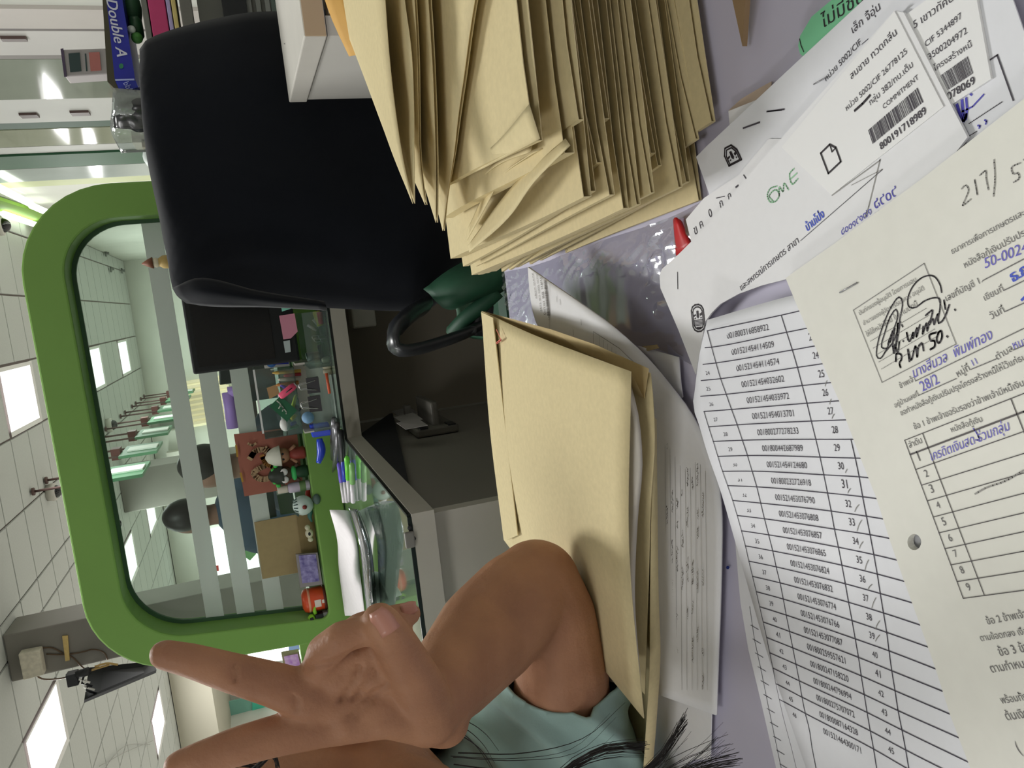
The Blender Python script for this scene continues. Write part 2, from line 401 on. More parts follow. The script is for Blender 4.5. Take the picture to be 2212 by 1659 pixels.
# strip lights with a lime green fascia high on the right wall
w = thing('wall_light', 'bright tube lights over a lime green band high on the right wall', 'light', (1.15, 9.2, 1.3 + CZ))
for (a, b, r) in (((-30, 392), (66, 440), 0.03), ((68, 444), (100, 458), 0.03), ((8, 462), (76, 485), 0.03)):
    tube('light_tube', [AX(a[0], a[1], 1.12), AX(b[0], b[1], 1.12)], r, mat('lit_tube', (245, 252, 235), 0.5, emit=3.0), w, n=8)
pa = [AX(-60, 405, 1.19), AX(110, 462, 1.19), AX(110, 485, 1.19), AX(-60, 452, 1.19)]
prism('fascia', pa, (-0.03, 0, 0), mat('lime_fascia', (140, 190, 60), 0.5), w)
# ---- far wall: windows, blinds, pale panels
def onfar(name, p, rgb, y=16.28, m=None, parent=wb, th=0.03):
    q = [AY(a, b, y) for a, b in p]
    return prism(name, q, (0, -th, 0), m or mat('far_%d_%d_%d' % rgb, rgb, 0.7), parent)
w1 = struct(onfar('window_1', [(440, 1145), (452, 1290), (575, 1262), (560, 1122)], (0, 0, 0), m=m_day, parent=None, y=16.2))
onfar('plant_outside', [(522, 1168), (548, 1160), (553, 1196), (540, 1210), (523, 1198)], (96, 138, 92), y=16.1, parent=w1)
onfar('window_frame', [(500, 1137), (505, 1272), (512, 1271), (507, 1136)], (170, 180, 180), y=16.12, parent=w1)
onfar('red_sign', [(463, 1222), (472, 1221), (473, 1232), (465, 1233)], (190, 70, 70), y=16.12, parent=w1)
w2 = struct(onfar('window_2', [(388, 830), (402, 925), (500, 908), (486, 812)], (0, 0, 0), m=mat('blind_glow', (236, 226, 196), 0.6, emit=0.45), parent=None, y=16.2))
for k in range(9):
    t = 826 + k * 11
    onfar('blind_slat', [(384 + k * 1.8, t), (386 + k * 1.8, t + 6), (492 + k * 1.7, t - 12), (490 + k * 1.7, t - 18)], (238, 222, 190), y=16.15, parent=w2)
w3 = struct(onfar('window_3', [(528, 1385), (540, 1432), (660, 1420), (648, 1365)], (0, 0, 0), m=m_day, parent=None, y=14.0))
w4 = struct(onfar('window_4', [(492, 1575), (480, 1650), (640, 1620), (620, 1530)], (0, 0, 0), m=mat('soft_day', (226, 244, 240), 0.6, emit=0.9), parent=None, y=16.0))
onfar('teal_header', [(468, 1520), (470, 1572), (545, 1556), (545, 1503)], (130, 186, 172), y=15.9, parent=w4)
onfar('teal_board', [(545, 1503), (545, 1556), (640, 1530), (640, 1480)], (84, 206, 178), y=15.88, parent=w4)
onfar('panel', [(345, 905), (352, 960), (392, 952), (384, 898)], (150, 160, 150)); 
onfar('picture_board', [(368, 930), (372, 955), (388, 951), (384, 926)], (196, 190, 140), y=16.2)
lw = thing('wall_cabinet', 'white wall box with dark vents behind the upper stripe, left of the hanging signs', 'cabinet', AY(385, 1000, 15.9))
q = [AY(361, 975, 15.9), AY(368, 1021, 15.9), AY(400, 1014, 15.9), AY(392, 970, 15.9)]
prism('cabinet_body', q, (0, -0.2, 0), m_white, lw)
for c in ((371, 1012), (388, 1008)):
    a = AY(c[0], c[1], 15.68); obox('vent', a, (0.07, 0, 0), (0, 0.02, 0), (0, 0, 0.05), m_dark, lw)
# ---- columns
def column(name, x0, x1, y0, y1, label):
    o = struct(box(name, x0, x1, y0, y1, -1.05, CEIL + 0.01, m_grey, bevel=0.01)); return o
c1 = column('column', -2.49, -2.13, 6.3, 6.67, '')
c2 = column('column', -2.63, -2.03, 11.9, 12.5, '')
struct(box('beam', -8, -2.1, 16.0, 16.28, 1.5, CEIL, m_wall))
# far lefthand wall bulkhead seen between the fingers
struct(box('soffit', -8, -5.4, 13.2, 16.28, 1.35, CEIL, mat('soffit_paint', (186, 182, 166), 0.8)))
# ---- things fixed on the near column
def onc(px, py): return AY(px, py, 6.292)
bx = thing('junction_box', 'stained white box fixed high on the grey column', 'box', onc(90, 1425))
q = [onc(46, 1403), onc(92, 1394), onc(101, 1447), onc(57, 1458)]
prism('case', q, (0, -0.09, 0), mat('stained_white', (214, 208, 190), 0.6, var=0.18, scale=30), bx, bevel=0.008)
tube('lead', [onc(92, 1400), onc(110, 1399), onc(136, 1411)], 0.006, mat('brown_lead', (96, 78, 60), 0.6), bx, n=6, res=10)
cl = thing('cable_loop', 'yellowed tape and thin wires on the column beside the white box', 'cable', onc(150, 1415))
prism('tape', [onc(135, 1373), onc(147, 1372), onc(151, 1425), onc(142, 1427)], (0, -0.012, 0), mat('yellow_tape', (214, 186, 120), 0.6, var=0.1), cl)
tube('wire', [onc(100, 1413) , onc(140, 1414), onc(180, 1408), onc(200, 1403), onc(225, 1410), onc(232, 1425)], 0.006, mat('brown_lead'), cl, n=6, res=24)
tube('wire', [onc(143, 1412), onc(160, 1423), onc(182, 1444), onc(200, 1450)], 0.006, mat('brown_lead'), cl, n=6, res=14)
tube('wire', [onc(76, 1457), onc(90, 1466), onc(120, 1467), onc(150, 1462)], 0.006, mat('brown_lead'), cl, n=6, res=14)
tv = thing('television', 'black wall screen mounted on the grey column, tilted, cables behind', 'television', onc(260, 1460))
yv = 5.7
q = [AY(180, 1512, yv), AY(340, 1461, yv + .12), AY(342, 1446, yv + .3), AY(205, 1446, yv + .2)]
tq = [AY(182, 1512, 5.85), AY(338, 1447, 5.85), AY(330, 1428, 6.2), AY(192, 1442, 6.2)]
prism('screen', tq, (-0.03, 0.02, 0.01), mat('screen_back', (30, 32, 36), 0.5), tv)
for a, b in (((205, 1440), (255, 1436)), ((190, 1450), (236, 1436))):
    tube('cable', [AY(a[0], a[1], 5.9), AY((a[0] + b[0]) / 2, a[1] - 7, 5.9), AY(b[0], b[1], 5.9)], 0.008, mat('tan_cable', (168, 140, 84), 0.6), tv, n=6, res=10)
tube('mount_arm', [onc(150, 1460), AY(172, 1456, 5.9), AY(190, 1450, 5.85)], 0.03, m_dark, tv, n=6)
box_c = AY(158, 1465, 5.95); obox('bracket', box_c, (0.09, 0, 0), (0, 0.08, 0), (0, 0, 0.07), m_dark, tv, bevel=0.005)
for k in range(4):
    a = AY(176 + k * 5, 1452 + k * 8, 5.9); tube('cable', [a, a + Vector((-0.05, 0, 0.02)), a + Vector((-0.09, 0, -0.04))], 0.008, m_dark if k % 2 else mat('white_cable', (220, 220, 215), 0.5), tv, n=6)
# ---- ceiling fittings
for (px, py, s, l) in ((120, 1062, 0.085, 'dome camera on the ceiling above the green frame, near the sign rods'), (250, 1133, 0.1, 'dome camera behind the glass at the top left, below the frame edge'), (242, 918, 0.1, 'dome camera behind the glass among the hanging sign rods'), (6, 487, 0.09, 'dome camera at the top edge beside the wall tube lights')):
    p = AZ(px, py, CEIL - 0.06)
    d = thing('dome_camera', l, 'camera', p, 'ceiling dome cameras')
    lathe('base', [(s * 0.9, 0.07), (s, 0.03), (s * 0.98, 0.0), (s * 0.8, -0.005)], p, m_white, d, n=18)
    ball('dome', p, s * 0.72, mat('smoked_dome', (14, 14, 18), 0.1, 0.8), d)
for px, py in ((227, 548), (238, 582), (262, 585)):
    p = AZ(px, py, CEIL - 0.01); o = lathe('ceiling_sprinkler', [(0.05, 0), (0.05, -0.02), (0.02, -0.03), (0.02, -0.06)], p, mat('dull_chrome', (120, 124, 120), 0.3, metal=0.6), n=10)
    tag(o, 'small %s ceiling fitting seen through the upper right of the glass' % {548: 'rightmost', 582: 'middle', 585: 'lowest'}[py], 'sprinkler', 'small ceiling fittings')
# ---- hanging green signs on pairs of rods
m_sg = mat('sign_green', (84, 128, 96), 0.5); m_sw = mat('sign_white', (236, 238, 234), 0.5); m_rod = mat('brown_rod', (104, 82, 78), 0.6)
ORD = ['first', 'second', 'third', 'fourth', 'fifth', 'sixth', 'seventh']
for k, y in enumerate((7.9, 9.15, 10.45, 11.75, 13.1, 14.4, 15.6)):
    zt, zb = 1.42, 1.05
    t = thing('hanging_sign', ORD[k] + ' green hanging sign counted from the nearest, on two ceiling rods', 'sign', (-1.36, y, zb + CZ), 'hanging green counter signs')
    obox('header', (-1.36, y, zt + CZ + 0.06), (0.12, 0, 0), (0, 0.16, 0), (0, 0, 0.09), mat('brown_block', (104, 62, 58), 0.6), t)
    box('panel', -1.375, -1.345, y - 0.33, y + 0.33, zb, zt, m_sg, t)
    box('panel', -1.39, -1.33, y - 0.12, y + 0.12, zb + 0.02, zt - 0.06, m_sw, t)['label'] = 'white number plate on the sign'
    for dy in (-0.24, 0.24):
        tube('rod', [(-1.36, y + dy, zt + CZ), (-1.36, y + dy, CEIL + CZ - 0.02)], 0.012, m_rod, t, n=6)
        lathe('rod_cap', [(0.035, 0), (0.035, -0.02)], (-1.36, y + dy, CEIL + CZ), m_rod, t, n=8)
# ---- loose ceiling wires on the left
for k, p in enumerate((((330, 1600), (270, 1625), (215, 1655)), ((324, 1608), (270, 1612), (240, 1640), (228, 1659)))):
    o = tube('ceiling_wire', [AZ(a, b, CEIL - 0.015) for a, b in p], 0.0035, mat('grey_wire', (170, 170, 166), 0.6), n=6, res=16)
    tag(o, 'thin wire looping under the ceiling tiles, ' + ('upper one' if k == 0 else 'lower one'), 'wire')
# ================================================================ the teller screen
YP = 1.72
def rr(x0, x1, z0, z1, r, n=10):
    pts = []
    for cx, cz, a0, q in ((x1 - r[0], z1 - r[0], 0, r[0]), (x0 + r[1], z1 - r[1], 90, r[1]), (x0 + r[2], z0 + r[2], 180, r[2]), (x1 - r[3], z0 + r[3], 270, r[3])):
        for k in range(n + 1):
            a = math.radians(a0 + 90 * k / n); pts.append((cx + q * math.cos(a), cz + q * math.sin(a)))
    return pts
ts = thing('teller_screen', 'lime green rounded window frame with striped glass on the counter', 'partition', (-0.26, 1.75, -0.153 + CZ))
OUT = rr(-0.716, 0.276, -0.1525, 0.384, (0.18, 0.16, 0.01, 0.01)); INN = rr(-0.645, 0.21, -0.088, 0.311, (0.11, 0.11, 0.02, 0.02))
def lean(p, k): return [(x - (k * (.31 - z) if x < -.3 else 0), z) for x, z in p]
OUT = lean(OUT, .07); INN = lean(INN, .12)
n = len(OUT); V, F = [], []
for y in (1.70, 1.80):
    V += [(x, y, z + CZ) for x, z in OUT] + [(x, y, z + CZ) for x, z in INN]
for k in range(n):
    k2 = (k + 1) % n
    F += [(k, k2, n + k2, n + k)[::-1], (2 * n + k, 2 * n + k2, 3 * n + k2, 3 * n + k), (k, k2, 2 * n + k2, 2 * n + k), (n + k, n + k2, 3 * n + k2, 3 * n + k)[::-1]]
mk('frame', V, F, m_green, ts, bevel=0.004)
m_glass = clearmat('screen_glass', (232, 242, 236), gloss=0.08, rough=0.01)
G = rr(-0.66, 0.225, -0.10, 0.325, (0.11, 0.11, 0.03, 0.03), 6); G = lean(G, .12)
prism('glass_pane', [(x, 1.772, z + CZ) for x, z in G], (0, 0.008, 0), m_glass, ts)
ga = [(x, z) for x, z in INN]; gi = lean(rr(-0.637, 0.202, -0.082, 0.303, (0.105, 0.105, 0.018, 0.018)), .12)
V = [(x, 1.766, z + CZ) for x, z in ga] + [(x, 1.766, z + CZ) for x, z in gi]
mk('gasket', V, [(k, (k + 1) % n, n + (k + 1) % n, n + k)[::-1] for k in range(n)], mat('dark_green_gasket', (66, 98, 72), 0.5), ts, solid=0.006, soff=1)
m_frost = clearmat('frosted_film', (200, 215, 210), gloss=0.05, rough=0.4, body=0.86, bodyrgb=(248, 250, 247), through=0.5)
for (p, q, nm) in (((327, 470), (464, 1345), 'upper'), ((449, 785), (529, 1333), 'middle'), ((516, 785), (592, 1318), 'lower')):
    a, b = AY(*p, 1.768), AY(*q, 1.768); z = (a.z + b.z) / 2; h = 0.0185
    xr = a.x if nm != 'upper' else 0.205
    if nm != 'upper': xr = 0.205
    bx_ = -0.655 - (.1 * (.31 + CZ - z)) * .9
    o = obox('frosted_stripe', ((xr + bx_) / 2, 1.7685, z), (xr - bx_, 0, 0), (0, 0.002, 0), (0, 0, 2 * h), m_frost, ts)
# ================================================================ the counter
ct = thing('counter', 'white service counter with a reflecting glass top below the green frame', 'counter', (-0.3, 1.4, -1.05 + CZ))
m_side = mat('counter_laminate', (176, 172, 160), 0.5, var=0.03, scale=20)
top = [(0.75, 1.5), (0.75, 1.81), (-1.6, 1.81), (-1.6, 0.90), (-0.262, 0.90), (-0.262, 1.5)]
prism('worktop', [(x, y, -0.186 + CZ) for x, y in top], (0, 0, 0.028), m_side, ct)
gt = [(0.745, 1.503), (0.745, 1.80), (-1.59, 1.80), (-1.59, 0.905), (-0.266, 0.905), (-0.266, 1.503)]
m_gtop = mat('counter_glass', (120, 140, 124), 0.02, spec=1.0, coat=1.0)
prism('glass_top', [(x, y, -0.158 + CZ) for x, y in gt], (0, 0, 0.005), m_gtop, ct)
ed = mat('glass_edge', (22, 28, 26), 0.3)
for a, b in (((0.745, 1.5015), (-0.266, 1.5015)), ((-0.2645, 1.503), (-0.2645, 0.905)), ((-0.266, 0.9035), (-1.59, 0.9035))):
    d = Vector((b[0] - a[0], b[1] - a[1], 0)); c = Vector(((a[0] + b[0]) / 2, (a[1] + b[1]) / 2, -0.1555 + CZ))
    obox('glass_edge', c, d, d.cross(Vector((0, 0, 1))).normalized() * 0.003, (0, 0, 0.005), ed, ct)
box('side_panel', -0.64, -0.272, 0.92, 0.94, -1.05, -0.186, m_side, ct)
box('side_panel', -1.6, -0.642, 0.92, 0.94, -1.05, -0.186, m_side, ct)
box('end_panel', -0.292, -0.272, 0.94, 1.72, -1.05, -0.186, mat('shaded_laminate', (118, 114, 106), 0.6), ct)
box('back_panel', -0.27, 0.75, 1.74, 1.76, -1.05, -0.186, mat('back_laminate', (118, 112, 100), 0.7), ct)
for px, py in ((885, 1140), (893, 1163)):
    a = AY(px, py, 0.898); lathe('screw_cover', [(0.003, 0), (0.003, 0.0015)], a, m_dark, ct, n=8, axis=(0, -1, 0))
a = AY(885, 1166, 0.898); obox('cable_clip', a, (0.02, 0, 0), (0, 0.006, 0), (0, 0, 0.012), mat('grey_clip', (120, 118, 112), 0.5), ct, bevel=0.002)
bt = AY(780, 672, 1.68); o = obox('cable_cover', bt, (0.07, 0, 0), (0, 0.06, 0), (0, 0, 0.05), m_white, None, bevel=0.004)
tag(o, 'white socket block on the wall under the counter beside the black chair', 'socket')
# ---- folding bracket and papers in the knee space, on the pedestal's side
pr = thing('folding_bracket', 'dull white folding bracket fixed low on the side of the counter pedestal', 'bracket', AX(940, 920, -0.262))
m_mc = mat('bracket_plastic', (98, 95, 88), 0.6, var=0.04, scale=10)
a, b = AX(885, 945, -0.27), AX(1000, 928, -0.27)
yb0, yb1, zb1, zb0 = min(a.y, b.y), max(a.y, b.y) + 0.08, a.z - CZ, b.z - CZ
yb0, yb1 = a.y - 0.02, a.y + 0.16
zb1 = AX(885, 935, -0.27).z - CZ; zb0 = AX(1000, 935, -0.27).z - CZ
box('plate', -0.271, -0.255, yb0, yb1, zb0, zb1, m_mc, pr, bevel=0.004)
box('flap', -0.262, -0.21, yb0 + .02, yb1 - .02, (zb0 + zb1) / 2 - .01, (zb0 + zb1) / 2 + .004, m_mc, pr, bevel=0.004)
for q in (0.1, 0.75): box('slot', -0.256, -0.253, yb0 - 0.0, yb0 + .03, zb1 - (zb1 - zb0) * (q + .18), zb1 - (zb1 - zb0) * q, m_dark, pr)
for q in (zb0 + .01, zb1 - .02): box('arm', -0.262, -0.225, yb1 - .05, yb1 - .03, q, q + .012, m_mc, pr)
for k in range(3):
    a = AX(862 + k * 7, 900 + k * 14, -0.25 + k * .006)
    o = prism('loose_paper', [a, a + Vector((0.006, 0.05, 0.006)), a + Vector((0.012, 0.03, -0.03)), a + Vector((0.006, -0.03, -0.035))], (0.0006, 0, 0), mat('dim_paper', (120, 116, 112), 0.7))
    tag(o, 'crumpled paper tucked under the counter edge, ' + ['backmost', 'middle', 'front'][k] + ' of three', 'paper')
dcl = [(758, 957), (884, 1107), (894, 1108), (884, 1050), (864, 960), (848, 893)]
o = prism('dark_papers', [AX(a, b, -.268) for a, b in dcl], (.004, 0, 0), mat('dark_sheaf', (34, 34, 38), .6, var=.3, scale=20)); tag(o, 'dark sheaf of papers wedged under the counter edge along the pedestal', 'paper')  # dark panel painted as the shade in the gap under the counter edge
# ---- monitor
mo = thing('monitor', 'black computer monitor with sticky notes on its lower edge, partly behind the black chair', 'monitor', (0.06, 1.58, -0.153 + CZ))
p = [AY(395, 786, 1.55), AY(645, 783, 1.55)]
xl = (p[0].x + p[1].x) / 2 - 0.01; zt = AY(400, 700, 1.55).z; zb = AY(640, 720, 1.55).z
box('screen_case', xl, xl + 0.36, 1.55, 1.60, zb - CZ, zt - CZ, mat('monitor_black', (16, 20, 22), 0.55), mo, bevel=0.004)
box('screen', xl + 0.012, xl + 0.348, 1.5485, 1.5495, zb - CZ + 0.045, zt - CZ - 0.012, mat('screen_off', (9, 13, 15), 0.25), mo)
box('neck', xl + .15, xl + .21, 1.6, 1.63, -0.145, zb - CZ + 0.1, m_dark, mo); lathe('foot', [(0.10, 0), (0.10, 0.008), (0.03, 0.014)], (xl + .18, 1.6, -0.153 + CZ), m_dark, mo)
def plate(name, pts, y, m, parent, th=0.002): return prism(name, [AY(a, b, y) for a, b in pts], (0, -th, 0), m, parent)
plate('sticky_note', [(603, 682), (636, 677), (643, 716), (628, 731), (612, 733)], 1.547, mat('pink_note', (222, 150, 172), 0.8), mo)['label'] = 'pink sticky note with a folded corner'
plate('sticky_note', [(606, 655), (633, 652), (634, 665), (609, 673)], 1.547, mat('mint_note', (150, 226, 206), 0.8), mo)['label'] = 'mint sticky note'
plate('label_plate', [(612, 737), (626, 735), (628, 760), (616, 762)], 1.547, mat('pale_label', (190, 202, 204), 0.5), mo)
gn = thing('figurine', 'tiny brown and cream figurine standing on top of the black monitor', 'figurine', AY(358, 566, 1.57))
c = AY(352, 566, 1.57); c.z = zt
lathe('body', [(0.008, 0), (0.013, 0.01), (0.012, 0.022), (0.007, 0.03)], c, mat('figurine_ochre', (176, 150, 90), 0.6), gn, n=12)
ball('head', c + Vector((0, 0, .034)), 0.009, mat('figurine_cream', (214, 206, 180), 0.6), gn); lathe('hat', [(0.011, 0.039), (0.007, 0.048), (0.001, 0.058)], c, mat('figurine_brown', (124, 78, 56), 0.6), gn, n=12)
# ================================================================ small things on the frame's ledge and on the counter
YL = 1.735; ZL = -0.088 + CZ          # ledge inside the frame
ZC = -0.153 + CZ                       # glass top of the counter
def S(px): return px * YL / FPX        # photo pixels to metres near the screen
def spot(py, y=YL, pxr=690): return AY(pxr, py, y).x
pl = clearmat('clear_acrylic', (232, 242, 240), gloss=0.10, rough=0.02, body=0.12, bodyrgb=(190, 205, 200))
m_edge = mat('acrylic_edge', (250, 252, 252), 0.2, spec=0.8)
# reddish card with a pale dragon-like swirl taped to the glass
cd = thing('greeting_card', 'brick red card with a faded cream swirl, propped behind the small figurines', 'card', AY(640, 1000, 1.755))
A = [AY(505, 938, 1.76), AY(528, 1072, 1.76), AY(655, 1050, 1.752), AY(640, 922, 1.752)]
prism('card', A, (0, -0.002, 0), mat('brick_card', (170, 104, 88), 0.7, var=0.06, scale=20), cd)
Pc = lambda a, b: AY(a, b, 1.7495)
ik = Ink(Pc, 0.0005, (0, -1, 0)); ik.line([(540, 990), (552, 975), (570, 972), (582, 985), (578, 1002), (560, 1012), (548, 1022), (560, 1034), (584, 1032), (598, 1018)], 0.012, 30)
ik.line([(600, 985), (586, 976), (574, 966)], 0.006, 8); ik.line([(536, 958), (545, 962), (552, 958)], 0.005, 8); ik.build('swirl', mat('faded_cream', (190, 158, 124), 0.8), cd)
ik = Ink(Pc, 0.0008, (0, -1, 0)); ik.line([(566, 985), (574, 1000), (590, 1008), (606, 1012)], 0.01, 12); ik.line([(590, 1020), (605, 1026), (618, 1016)], 0.008, 10); ik.build('swirl', mat('faded_orange', (176, 122, 62), 0.8), cd)
ik = Ink(Pc, 0.0006, (0, -1, 0)); ik.line([(510, 962), (513, 986)], 0.004); ik.line([(520, 1022), (524, 1040)], 0.004); ik.build('border_mark', mat('card_gold', (186, 140, 50), 0.6), cd)
# kraft square and clear sleeve behind it
kr = thing('kraft_card', 'tan kraft square stuck on the glass left of the red card', 'card', AY(620, 1180, 1.75))
prism('card', [AY(549, 1128, 1.764), AY(567, 1250, 1.764), AY(690, 1228, 1.755), AY(676, 1104, 1.755)], (0, -0.003, 0), mat('kraft_board', (168, 148, 108), 0.8, var=0.06, scale=60), kr)
prism('darker_band', [AY(640, 1112, 1.7515), AY(656, 1236, 1.7515), AY(689, 1230, 1.7515), AY(675, 1106, 1.7515)], (0, -0.001, 0), mat('kraft_band', (146, 126, 88), 0.8, var=0.06, scale=60), kr)
# framed purple photo card
fr = thing('photo_card', 'small purple photo card in a clear silver rimmed stand', 'photo', AY(690, 1228, 1.725))
q = [AY(638, 1196, 1.73), AY(648, 1268, 1.73), AY(697, 1261, 1.725), AY(686, 1192, 1.725)]
prism('stand', q, (0, -0.006, 0), mat('silver_rim', (150, 146, 150), 0.3, metal=0.5), fr, bevel=0.001)
prism('picture', [AY(645, 1200, 1.722), AY(653, 1260, 1.722), AY(690, 1255, 1.718), AY(682, 1197, 1.718)], (0, -0.001, 0), mat('purple_print', (92, 82, 150), 0.4, var=0.5, scale=90, rgb2=(168, 160, 210)), fr)
# orange tin
c = AY(698, 1290, YL); c.z = ZL
tn = thing('orange_tin', 'orange cylinder tin with a small white label, left of the purple photo card', 'tin', c)
lathe('body', [(0.025, 0), (0.027, 0.002), (0.027, 0.042), (0.024, 0.049), (0.015, 0.053)], c, mat('orange_tin', (214, 78, 40), 0.35), tn, n=24)
lathe('base_rim', [(0.0275, 0.0), (0.0278, 0.004), (0.0275, 0.006)], c, mat('dark_red', (96, 40, 34), 0.4), tn, n=24)
lathe('band', [(0.0272, 0.035), (0.0275, 0.038), (0.0272, 0.040)], c, mat('pale_orange', (232, 160, 130), 0.4), tn, n=24)
def arc(name, c, r, a0, a1, z0, z1, m, par, n=6):
    V = []
    for k in range(n + 1):
        t = math.radians(a0 + (a1 - a0) * k / n)
        for z in (z0, z1): V.append(c + Vector((math.sin(t) * r, -math.cos(t) * r, z)))
    return mk(name, V, [(2 * k, 2 * k + 2, 2 * k + 3, 2 * k + 1) for k in range(n)], m, par, smooth=True)
arc('label_plate', c, 0.0276, -22, 14, 0.013, 0.027, mat('tin_label', (226, 214, 206), 0.5), tn); arc('label_dot', c, 0.0277, -6, 10, 0.006, 0.011, mat('tin_label'), tn)
# lime and black toy robot
c = AY(700, 1332, 1.715); c.z = ZL
rb = thing('toy_robot', 'lime green and black toy robot beside the orange tin, next to the hand', 'toy', c)
m_li = mat('lime_plastic', (150, 214, 60), 0.35)
box('body', c.x - .012, c.x + .012, c.y - .01, c.y + .01, c.z - CZ + .012, c.z - CZ + .03, m_dark, rb, bevel=.003); ball('head', c + Vector((-.002, 0, .038)), .012, m_li, rb, (1.2, 1, .8))
box('visor', c.x - .013, c.x + .009, c.y - .0135, c.y - .009, c.z - CZ + .034, c.z - CZ + .042, m_dark, rb, bevel=.002)
tube('arm', [c + Vector((.01, 0, .028)), c + Vector((.02, -.004, .03)), c + Vector((.032, -.004, .027))], [.004, .004, .002], m_li, rb, n=8); tube('arm', [c + Vector((-.01, 0, .026)), c + Vector((-.02, -.004, .016))], .004, m_li, rb, n=8)
for s in (-1, 1): box('leg', c.x + s * .007 - .005, c.x + s * .007 + .005, c.y - .008, c.y + .008, c.z - CZ, c.z - CZ + .013, mat('robot_grey', (120, 120, 120), 0.5), rb, bevel=.002)
# lavender bottle
c = AY(716, 1040, 1.70); c.z = ZC + 0.006
c = AY(690, 1043, 1.715); c.z = ZL
bo = thing('bottle', 'slim lavender bottle with a pale cap standing before the red card', 'bottle', c)
lathe('body', [(0.009, 0), (0.0115, 0.003), (0.0115, 0.036), (0.0105, 0.045), (0.0075, 0.048)], c, mat('lavender_bottle', (206, 194, 214), 0.35), bo, n=20)
lathe('cap', [(0.0085, 0.048), (0.0088, 0.05), (0.0084, 0.068), (0.007, 0.07)], c, mat('ivory_cap', (218, 208, 194), 0.4), bo, n=16)
lathe('sleeve_band', [(0.0117, 0.010), (0.0118, 0.011), (0.0118, 0.022), (0.0117, 0.023)], c, mat('green_band', (110, 140, 90), 0.4), bo, n=20)
# round ball ornament with stripes
c = AY(700, 1083, 1.70)
zb = AY(694, 1083, 1.70).z
sb = thing('striped_ornament', 'round white and grey-green striped ornament with a dark red mark', 'ornament', Vector((c.x, c.y, zb)))
cb = Vector((c.x, c.y, ZL + 0.022)); ball('ball', cb, 0.022, mat('ornament_white', (206, 222, 216), 0.4), sb)
for k in range(7):
    a = -1.2 + k * 0.4; p0 = cb + Vector((math.sin(a) * .021, -math.cos(a) * .0225 * .55 - .006, .012)); p1 = cb + Vector((math.sin(a) * .015, -math.cos(a) * .012, .0195))
    tube('stripe', [p0, p1], .0013, mat('stripe_dark', (70, 92, 88), 0.5), sb, n=6)
lathe('nose', [(0.004, 0), (0.005, 0.002), (0.001, 0.004)], cb + Vector((0.001, -.0212, -.002)), mat('dark_red_mark', (120, 40, 36), 0.5), sb, n=10, axis=(0, -1, 0))
ball('neck', cb + Vector((.008, .0, -.03)), .012, mat('ornament_dark', (96, 116, 110), 0.5), sb, (1, .8, .7))
# little toys lying on the ledge
c = AY(668, 1068, 1.73); o = tube('toy_car', [c + Vector((-.014, 0, 0)), c + Vector((0, 0, .003)), c + Vector((.014, 0, 0))], [.004, .006, .004], mat('toy_red', (196, 52, 44), 0.4), n=8, res=8); tag(o, 'tiny red toy lying above the striped ornament', 'toy')
c = AY(672, 1108, 1.73); o = tube('toy_lizard', [c + Vector((-.02, 0, .001)), c + Vector((-.008, 0, .004)), c + Vector((.006, 0, .001)), c + Vector((.018, 0, .002))], [.002, .006, .006, .003], mat('toy_teal', (66, 120, 116), 0.4), n=8, res=12); tag(o, 'tiny teal toy lying between the striped ornament and the bone toy', 'toy')
c = AY(668, 1152, 1.728)
bn = thing('bone_toy', 'ivory bone shaped toy with a dark hole, before the kraft square', 'toy', c)
ball('body', c, .011, mat('ivory_toy', (226, 220, 196), 0.5), bn, (1.0, .6, .8)); ball('lobe', c + Vector((.014, 0, .002)), .006, mat('ivory_toy'), bn); ball('lobe', c + Vector((-.014, 0, -.001)), .006, mat('ivory_toy'), bn); ball('hole', c + Vector((0, -.005, 0)), .004, m_dark, bn, (1.2, .6, .8))
# two figurines in front of the red card, plain generic ones
def figure(name, label, px, py, hat, body, skin, h, extra=None, y=1.715):
    c = AY(px, py, y); c.z = ZL; f = thing(name, label, 'figurine', c)
    lathe('body', [(h * .12, 0), (h * .17, h * .05), (h * .14, h * .3), (h * .08, h * .42)], c, mat(name + '_body%d' % py, body, 0.5), f, n=14)
    ball('head', c + Vector((0, 0, h * .58)), h * .2, mat(name + '_skin%d' % py, skin, 0.5), f)
    lathe('hat', [(h * .27, h * .62), (h * .27, h * .64), (h * .23, h * .8), (h * .14, h * .94), (h * .02, h)], c, mat(name + '_hat%d' % py, hat, 0.5), f, n=18)
    for s in (-1, 1): tube('arm', [c + Vector((s * h * .1, 0, h * .38)), c + Vector((s * h * .22, -h * .05, h * .24))], h * .045, mat(name + '_skin%d' % py), f, n=8)
    for s in (-1, 1): ball('eye', c + Vector((s * h * .07, -h * .18, h * .57)), h * .03, m_dark, f, n=8)
    if extra: extra(f, c, h)
    return f
figure('figurine', 'small figurine with a round white hat and red clothes', 690, 971, (222, 220, 206), (150, 66, 56), (176, 128, 100), 0.085)
def gx(f, c, h):
    for s in (-1, 1):
        lathe('goggle', [(h * .09, 0), (h * .09, .003), (h * .03, .004)], c + Vector((s * h * .1, -h * .19, h * .6)), mat('goggle_white', (230, 226, 224), 0.3), f, n=14, axis=(0, -1, 0))
    for k in range(5):
        a = -1.2 + .6 * k; ball('bud', c + Vector((math.sin(a) * h * .27, -.004, h * .72 + math.cos(a) * h * .16)), h * .06, mat('bud_green', (70, 196, 84), 0.4), f, n=8)
    ball('scarf', c + Vector((0, -.004, h * .36)), h * .16, mat('scarf_mint', (74, 200, 110), 0.5), f, (1.2, .8, .5)); lathe('rim', [(h * .24, h * .70), (h * .25, h * .72), (h * .24, h * .74)], c, mat('hat_gold', (206, 176, 60), 0.4), f, n=18)
